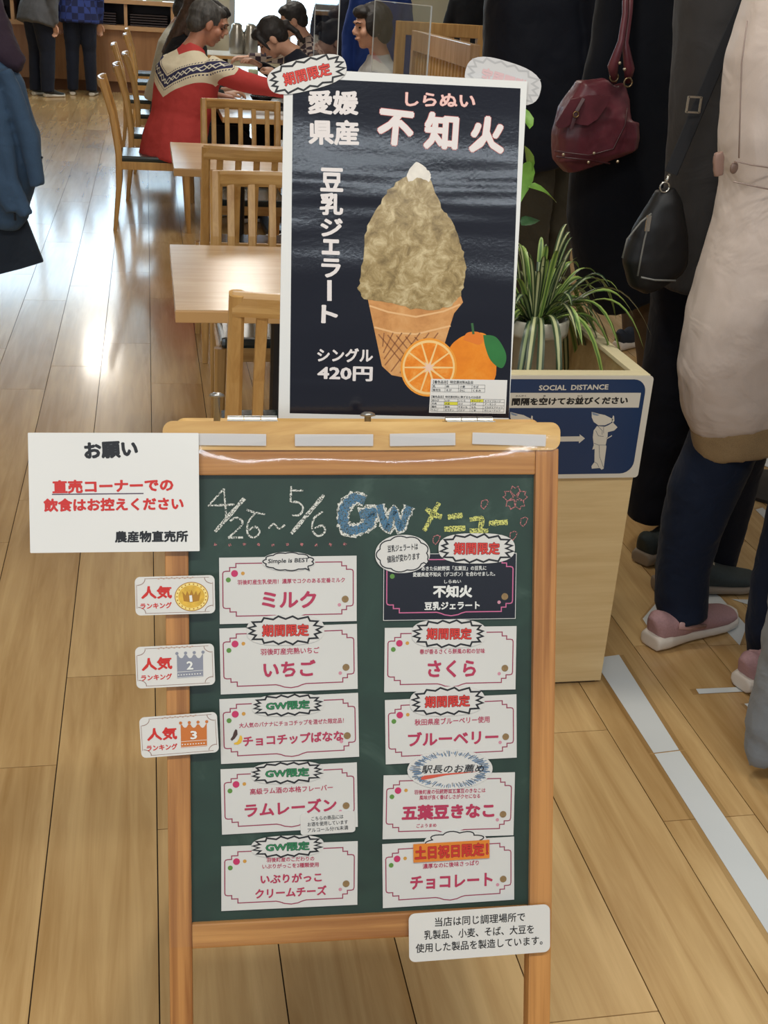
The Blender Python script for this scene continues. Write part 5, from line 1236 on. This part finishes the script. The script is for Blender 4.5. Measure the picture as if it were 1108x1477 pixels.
SNK = plain('dark_green_suede', (44, 52, 52), .75, var=.1, scale=120); SNS = plain('grey_brown_sole', (138, 124, 108), .6); LCE = plain('tan_laces', (168, 156, 134), .7)
place_shoe(GM, B2, (946, 845), (1098, 838), SNK, SNS, LCE); place_shoe(GM, B2, (924, 806), (1015, 770), SNK, SNS, LCE)
custom_head(GM, B2, 1095, -300, Y2, -.2, HB, 'short')
# black shoulder bag
def bagpt(u, v, Y): return aty(u, v, Y)
BB = aty(940, 400, 2.56); SB = empty('shoulder_bag', 'black crossbody bag with pale piping hanging at the charcoal coat', 'bag', T(*BB))
BLL = plain('black_leather', (12, 12, 15), .5); PIP = plain('grey_piping', (120, 120, 116), .5); SIL = plain('silver_metal', (200, 198, 190), .25, .9)
bm = bmesh.new(); loft(bm, rows(2.56, [(408, 925, 985, .03), (396, 908, 992, .038), (370, 898, 992, .04), (330, 915, 990, .036), (290, 938, 982, .03), (272, 946, 972, .02)], BB), (1, 0, 0), 20, 2.8); mesh_obj('bag_body', fused(bm, .006, 3, .006, .06), SB, BLL)
for pth in ([(898, 372), (905, 345), (925, 320), (940, 308)], [(920, 398), (925, 370), (930, 345), (938, 315)], [(925, 400), (945, 404), (975, 405)]):
    bm = bmesh.new(); tube(bm, [aty(u, v, 2.515)-BB for u, v in pth], .0022, 6); mesh_obj('piping', bm_mesh(bm, True), SB, PIP)
bm = bmesh.new(); add_box(bm, aty(935, 322, 2.51)-BB, (.010, .004, .035)); mesh_obj('zip_pull', bm_mesh(bm), SB, SIL)
def strap(root, name, pts, Y, wd, mat, th=.003):
    P_ = [V((aty(u, v, y_)-V(Y)).to_tuple()) for u, v, y_ in pts]; bm = bmesh.new(); loft(bm, [(p, wd/2, th/2) for p in P_], (1, -.2, .3), 8, 5.); return mesh_obj(name, bm_mesh(bm), root, mat)
strap(SB, 'strap', [(1100, -60, 2.585), (1076, 0, 2.58), (1040, 80, 2.575), (1006, 160, 2.57), (985, 210, 2.565), (968, 250, 2.56)], BB, .030, plain('black_webbing', (20, 21, 26), .8))
def torus(bm, c, R_, r_, rot):
    n = 20; pts = [V(c)+rot @ V((R_*cos(2*pi*i/n), 0, R_*sin(2*pi*i/n))) for i in range(n+1)]; tube(bm, pts, r_, 6, side=(0, 1, 0))
bm = bmesh.new(); add = aty(1001, 151, 2.55)-BB; 
for dx, dz, sx_, sz in ((0, .016, .03, .004), (0, -.016, .03, .004), (-.015, 0, .004, .034), (.015, 0, .004, .034)): add_box(bm, add+V((dx, 0, dz)), (sx_, .004, sz), bev=0)
mesh_obj('buckle', bm_mesh(bm), SB, SIL)
bm = bmesh.new(); torus(bm, aty(959, 270, 2.54)-BB, .011, .002, Matrix.Identity(3)); tube(bm, [aty(966, 252, 2.545)-BB, aty(961, 262, 2.54)-BB], .004, 8); mesh_obj('ring', bm_mesh(bm, True), SB, SIL)
# woman in the long black coat with burgundy bag
B3 = V((1.42, 3.3, 0)); BW = empty('person', 'woman in a long black coat and brown trousers carrying the burgundy handbag', 'person', T(*B3))
BLC = cloth('black_wool_coat', (9, 12, 20), .9, .25, .15); BRT = cloth('brown_corduroy', (92, 76, 58), .9, .4, .12); Y3 = 3.3
garment(BW, 'coat', [rows(Y3, [(424, 858, 985, .11), (400, 836, 990, .12), (300, 820, 992, .13), (240, 826, 992, .13), (170, 842, 992, .13), (100, 862, 995, .14), (0, 872, 1000, .13), (-60, 880, 1000, .12), (-105, 905, 990, .09), (-135, 925, 970, .065), (-160, 928, 966, .06)], B3),
    rows(Y3, [(-80, 868, 905, .05), (0, 852, 900, .055), (60, 845, 892, .055), (110, 833, 880, .05), (150, 826, 868, .045)], B3, dy=-.05)], BLC, .010, 4, .008)
garment(BW, 'trousers', [rows(Y3, [(676, 925, 962, .05), (600, 926, 968, .055), (500, 920, 972, .065), (420, 915, 975, .08)], B3, dy=.0), rows(Y3, [(650, 968, 1010, .05), (560, 965, 1010, .06), (420, 950, 1000, .08)], B3, dy=.1)], BRT, .010, 4, .008)
place_shoe(BW, B3, (925, 716), (995, 690), plain('navy_suede', (30, 38, 52), .7), PKS); place_shoe(BW, B3, (985, 690), (1045, 668), plain('navy_suede', (30, 38, 52), .7), PKS)
custom_head(BW, B3, 950, -210, Y3, .4, HB, 'bob')
BH = aty(858, 236, 3.12); HBG = empty('handbag', 'burgundy leather handbag with flap and two handles', 'bag', T(*BH))
BUR = plain('burgundy_leather', (92, 40, 48), .42, var=.25, scale=22, bump=.35); BUD = plain('dark_burgundy', (66, 26, 30), .4, var=.15, scale=30)
bm = bmesh.new(); loft(bm, rows(3.12, [(234, 815, 905, .040), (222, 801, 914, .055), (195, 799, 917, .060), (165, 808, 918, .056), (145, 825, 917, .045), (128, 865, 912, .022), (122, 876, 900, .014)], BH), (1, 0, 0), 24, 5.); mesh_obj('bag_body', fused(bm, .004, 2, .006, .05), HBG, BUR)
fp = [(802, 181), (803, 176), (823, 144), (850, 138), (882, 138), (876, 152), (862, 172), (848, 181), (838, 180), (828, 177), (815, 184), (806, 185)]
vsf = [aty(u, v, 3.045)-BH for u, v in fp]; bm = bmesh.new(); fv = [bm.verts.new(p) for p in vsf]; bv = [bm.verts.new(p+V((0, .012, 0))) for p in vsf]; bm.faces.new(fv); bm.faces.new(bv[::-1])
for i in range(len(fv)): j = (i+1) % len(fv); bm.faces.new((fv[i], fv[j], bv[j], bv[i]))
mesh_obj('flap', bm_mesh(bm), HBG, BUR)
strap(HBG, 'buckle_strap', [(842, 142, 3.04), (832, 160, 3.035), (824, 186, 3.035)], BH, .010, BUD)
bm = bmesh.new(); torus(bm, aty(831, 165, 3.028)-BH, .007, .0016, Matrix.Identity(3)); mesh_obj('buckle', bm_mesh(bm, True), HBG, plain('brass', (150, 120, 80), .35, .8))
for pts in ([(886, 118, 3.08), (884, 96, 3.06), (896, 60, 3.06), (902, 20, 3.08), (903, -60, 3.12)], [(906, 118, 3.1), (908, 100, 3.08), (902, 62, 3.08), (908, 20, 3.1), (913, -60, 3.14)]):
    bm = bmesh.new(); tube(bm, [aty(*p)-BH for p in pts], [.008, .014, .0085, .008, .008], 10); mesh_obj('handle', bm_mesh(bm, True), HBG, BUR)
for u, v in ((886, 111), (906, 119)):
    bm = bmesh.new(); torus(bm, aty(u, v, 3.07)-BH, .011, .0022, Matrix.Identity(3)); mesh_obj('ring', bm_mesh(bm, True), HBG, plain('old_brass', (140, 120, 90), .35, .8))
for u, v in ((894, 91), (901, 100), (813, 223), (849, 234), (891, 233), (857, 221)):
    bm = bmesh.new(); blob(bm, aty(u, v, 3.045)-BH, (.0042,)*3, seg=10); mesh_obj('stud', bm_mesh(bm, True), HBG, plain('stud_metal', (190, 175, 150), .3, .8))
for pth in ([(800, 218), (850, 224), (885, 215), (902, 180), (905, 155)], [(803, 226), (850, 231), (880, 236)]):
    bm = bmesh.new(); tube(bm, [aty(u, v, 3.052)-BH for u, v in pth], .0022, 6); mesh_obj('piping', bm_mesh(bm, True), HBG, BUD)
# two more dark coats behind
B4 = V((1.32, 4.3, 0)); DP = empty('person', 'person in a dark navy padded coat and olive trousers just right of the poster', 'person', T(*B4))
NPC = cloth('dark_navy_puffer', (8, 13, 26), .7, .3, .1); OLV = cloth('olive_trouser', (66, 60, 46), .9, .6, .2)
garment(DP, 'coat', [rows(4.3, [(238, 715, 842, .15), (215, 705, 845, .16), (100, 698, 848, .16), (0, 700, 850, .15), (-50, 715, 845, .12), (-85, 750, 810, .07), (-100, 755, 805, .06)], B4), rows(4.3, [(-40, 815, 850, .06), (40, 830, 872, .06), (130, 830, 868, .05), (200, 820, 855, .045)], B4, dy=-.12)], NPC, .012, 4, .012)
garment(DP, 'trousers', [rows(4.3, [(560, 720, 760, .05), (400, 728, 785, .075), (230, 735, 800, .10), (200, 735, 810, .11)], B4), rows(4.3, [(560, 790, 826, .05), (400, 785, 836, .075), (230, 775, 838, .10), (200, 770, 838, .11)], B4, dy=.12)], OLV, .012, 4, .02, .07)
for i, (u, v) in enumerate(((733, 577), (803, 565))): place_shoe(DP, B4, (u, v), (u+45, v-20), BLK, PKS)
custom_head(DP, B4, 782, -140, 4.3, .1, HB, 'short')
B5 = V((1.95, 5.0, 0)); BQ = empty('person', 'person far back in the queue, navy shoes seen beyond the planter', 'person', T(*B5))
garment(BQ, 'coat', [rows(5.0, [(330, 880, 975, .14), (200, 878, 985, .15), (60, 878, 990, .15), (0, 885, 985, .13), (-40, 915, 955, .06), (-55, 918, 952, .055)], B5)], BLC, .013, 4, .01)
garment(BQ, 'trousers', [rows(5.0, [(478, 898, 928, .045), (400, 895, 935, .06), (320, 890, 940, .08)], B5), rows(5.0, [(478, 938, 968, .045), (400, 935, 972, .06), (320, 930, 972, .08)], B5)], BRT, .012, 4, .008)
place_shoe(BQ, B5, (890, 500), (935, 488), plain('navy_suede', (30, 38, 52), .7), PKS); place_shoe(BQ, B5, (945, 492), (985, 480), plain('navy_suede', (30, 38, 52), .7), PKS)
custom_head(BQ, B5, 935, -90, 5.0, .1, HB, 'short')
# grey skirt hem at the lower right corner
B6 = V((1.42, 1.80, 0)); GS = empty('person', 'person in a long grey skirt cut off at the lower right corner', 'person', T(*B6))
GRS = cloth('grey_skirt', (118, 122, 126), .8, .6, .08)
garment(GS, 'skirt', [rows(1.80, [(1022, 1084, 1480, .07), (1010, 1080, 1480, .08), (985, 1086, 1470, .09), (900, 1110, 1460, .12), (700, 1150, 1440, .16), (400, 1190, 1400, .14), (300, 1200, 1390, .13)], B6)], GRS, .009, 3, .014, .05)
garment(GS, 'top', [[((0.07, 0, 1.0), .17, .12), ((.07, 0, 1.15), .17, .12), ((.07, 0, 1.32), .19, .11), ((.07, 0, 1.38), .15, .09), ((.07, 0, 1.42), .06, .06), ((.07, 0, 1.47), .055, .055)], [((.26, 0, 1.34), .05, .05), ((.30, 0, 1.1), .045, .045), ((.28, .1, .9), .035, .035)], [((-.08, 0, 1.34), .05, .05), ((-.08, .12, 1.12), .045, .045), ((.0, .2, 1.0), .035, .035)]], cloth('white_blouse', (190, 188, 184)), .012)
garment(GS, 'legs', [[((0.0, 0, .05), .03, .035), ((0.0, 0, .30), .045, .05), ((0, 0, .6), .06, .06)], [((.15, .05, .05), .03, .035), ((.15, .05, .30), .045, .05), ((.15, .03, .6), .06, .06)]], SKIN, .01)
shoe(GS, (0.0, -.05, 0), -.2, BLK, BLK, .24); shoe(GS, (.15, 0, 0), -.3, BLK, BLK, .24)
head_parts(GS, Matrix.Translation((.07, .02, 1.60)), SKIN, HBR, 'long')
# passer-by on the left carrying a denim jacket
YL = 3.15; B7 = V((-.95, YL, 0)); LP = empty('person', 'person at the left edge in a dark plum top, only the sleeve in view', 'person', T(*B7, 0))
PLM = cloth('plum_knit', (52, 40, 52), .9, .8, .15)
garment(LP, 'top', [rows(YL, [(40, -260, -100, .12), (-60, -265, -95, .12), (-170, -275, -85, .12), (-220, -250, -110, .09), (-250, -205, -155, .06), (-275, -203, -157, .055)], B7),
    [(aty(-110, -180, YL)-B7, .07, .07), (aty(-75, -90, YL)-B7, .068, .068), (aty(-45, -10, YL-.03)-B7, .066, .066), (aty(-22, 45, YL-.06)-B7, .062, .062), (aty(0, 72, YL-.08)-B7, .050, .052), (aty(24, 90, YL-.09)-B7, .026, .034), (aty(34, 95, YL-.09)-B7, .022, .030)]], PLM, .009, 3, .014, .04)
garment(LP, 'trousers', [[((-.08, 0, .08), .055, .06), ((-.08, 0, .5), .07, .07), ((-.07, 0, .9), .1, .11)], [((.12, 0, .08), .055, .06), ((.11, 0, .5), .07, .07), ((.08, 0, .9), .1, .11)], [((.0, 0, .82), .17, .12), ((.0, 0, .95), .17, .12), ((.0, 0, 1.02), .16, .11)]], BLKC, .013)
shoe(LP, (-.08, -.05, 0), .1, BLK, CER); shoe(LP, (.12, -.05, 0), -.1, BLK, CER)
custom_head(LP, B7, -180, -330, YL, 0, HB, 'short')
BJ = aty(20, 300, YL-.08); JK = empty('denim_jacket', 'blue denim jacket with a dark lining draped over the arm at left edge', 'jacket', T(*BJ))
DEN = cloth('blue_denim', (56, 78, 102), .8, .5, .15); DKL = cloth('dark_lining', (30, 38, 48), .8, .5, .1)
bm = bmesh.new()
loft(bm, rows(YL-.08, [(322, 20, 48, .02), (312, -10, 52, .04), (285, -60, 60, .055), (240, -100, 63, .065), (200, -110, 60, .07), (160, -110, 48, .07), (120, -105, 35, .07), (98, -100, 18, .06), (88, -95, -5, .04)], BJ), (1, 0, 0), 24, 2.2)
for pts, r_ in (([(5, 100), (25, 150), (45, 210), (55, 270)], .022), ([(-10, 130), (5, 200), (15, 260), (38, 312)], .020), ([(-40, 110), (-20, 200), (0, 270), (20, 305)], .022)):
    tube(bm, [aty(u, v, YL-.145)-BJ for u, v in pts], r_, 10)
jk = mesh_obj('jacket_body', fused(bm, .007, 5, .010, .07), JK, DEN)
bm = bmesh.new(); P_ = [(-60, 290, 0), (10, 300, 0), (36, 312, .005), (62, 378, .0), (30, 388, .02), (-10, 398, -.01), (-60, 406, .01)]
vs_ = [aty(u, v, YL-.07+d)-BJ for u, v, d in P_]; a_v = [bm.verts.new(p) for p in vs_]; b_v = [bm.verts.new(p+V((0, .02, 0))) for p in vs_]; bm.faces.new(a_v); bm.faces.new(b_v[::-1])
for i in range(len(a_v)): j = (i+1) % len(a_v); bm.faces.new((a_v[i], a_v[j], b_v[j], b_v[i]))
mesh_obj('hanging_lining', bm_mesh(bm), JK, DKL)
for pth in ([(37, 210), (48, 220), (62, 228)], [(18, 268), (20, 290), (22, 318)]):
    bm = bmesh.new(); tube(bm, [aty(u, v, YL-.150)-BJ for u, v in pth], .0028, 6); mesh_obj('seam', bm_mesh(bm, True), JK, DKL)
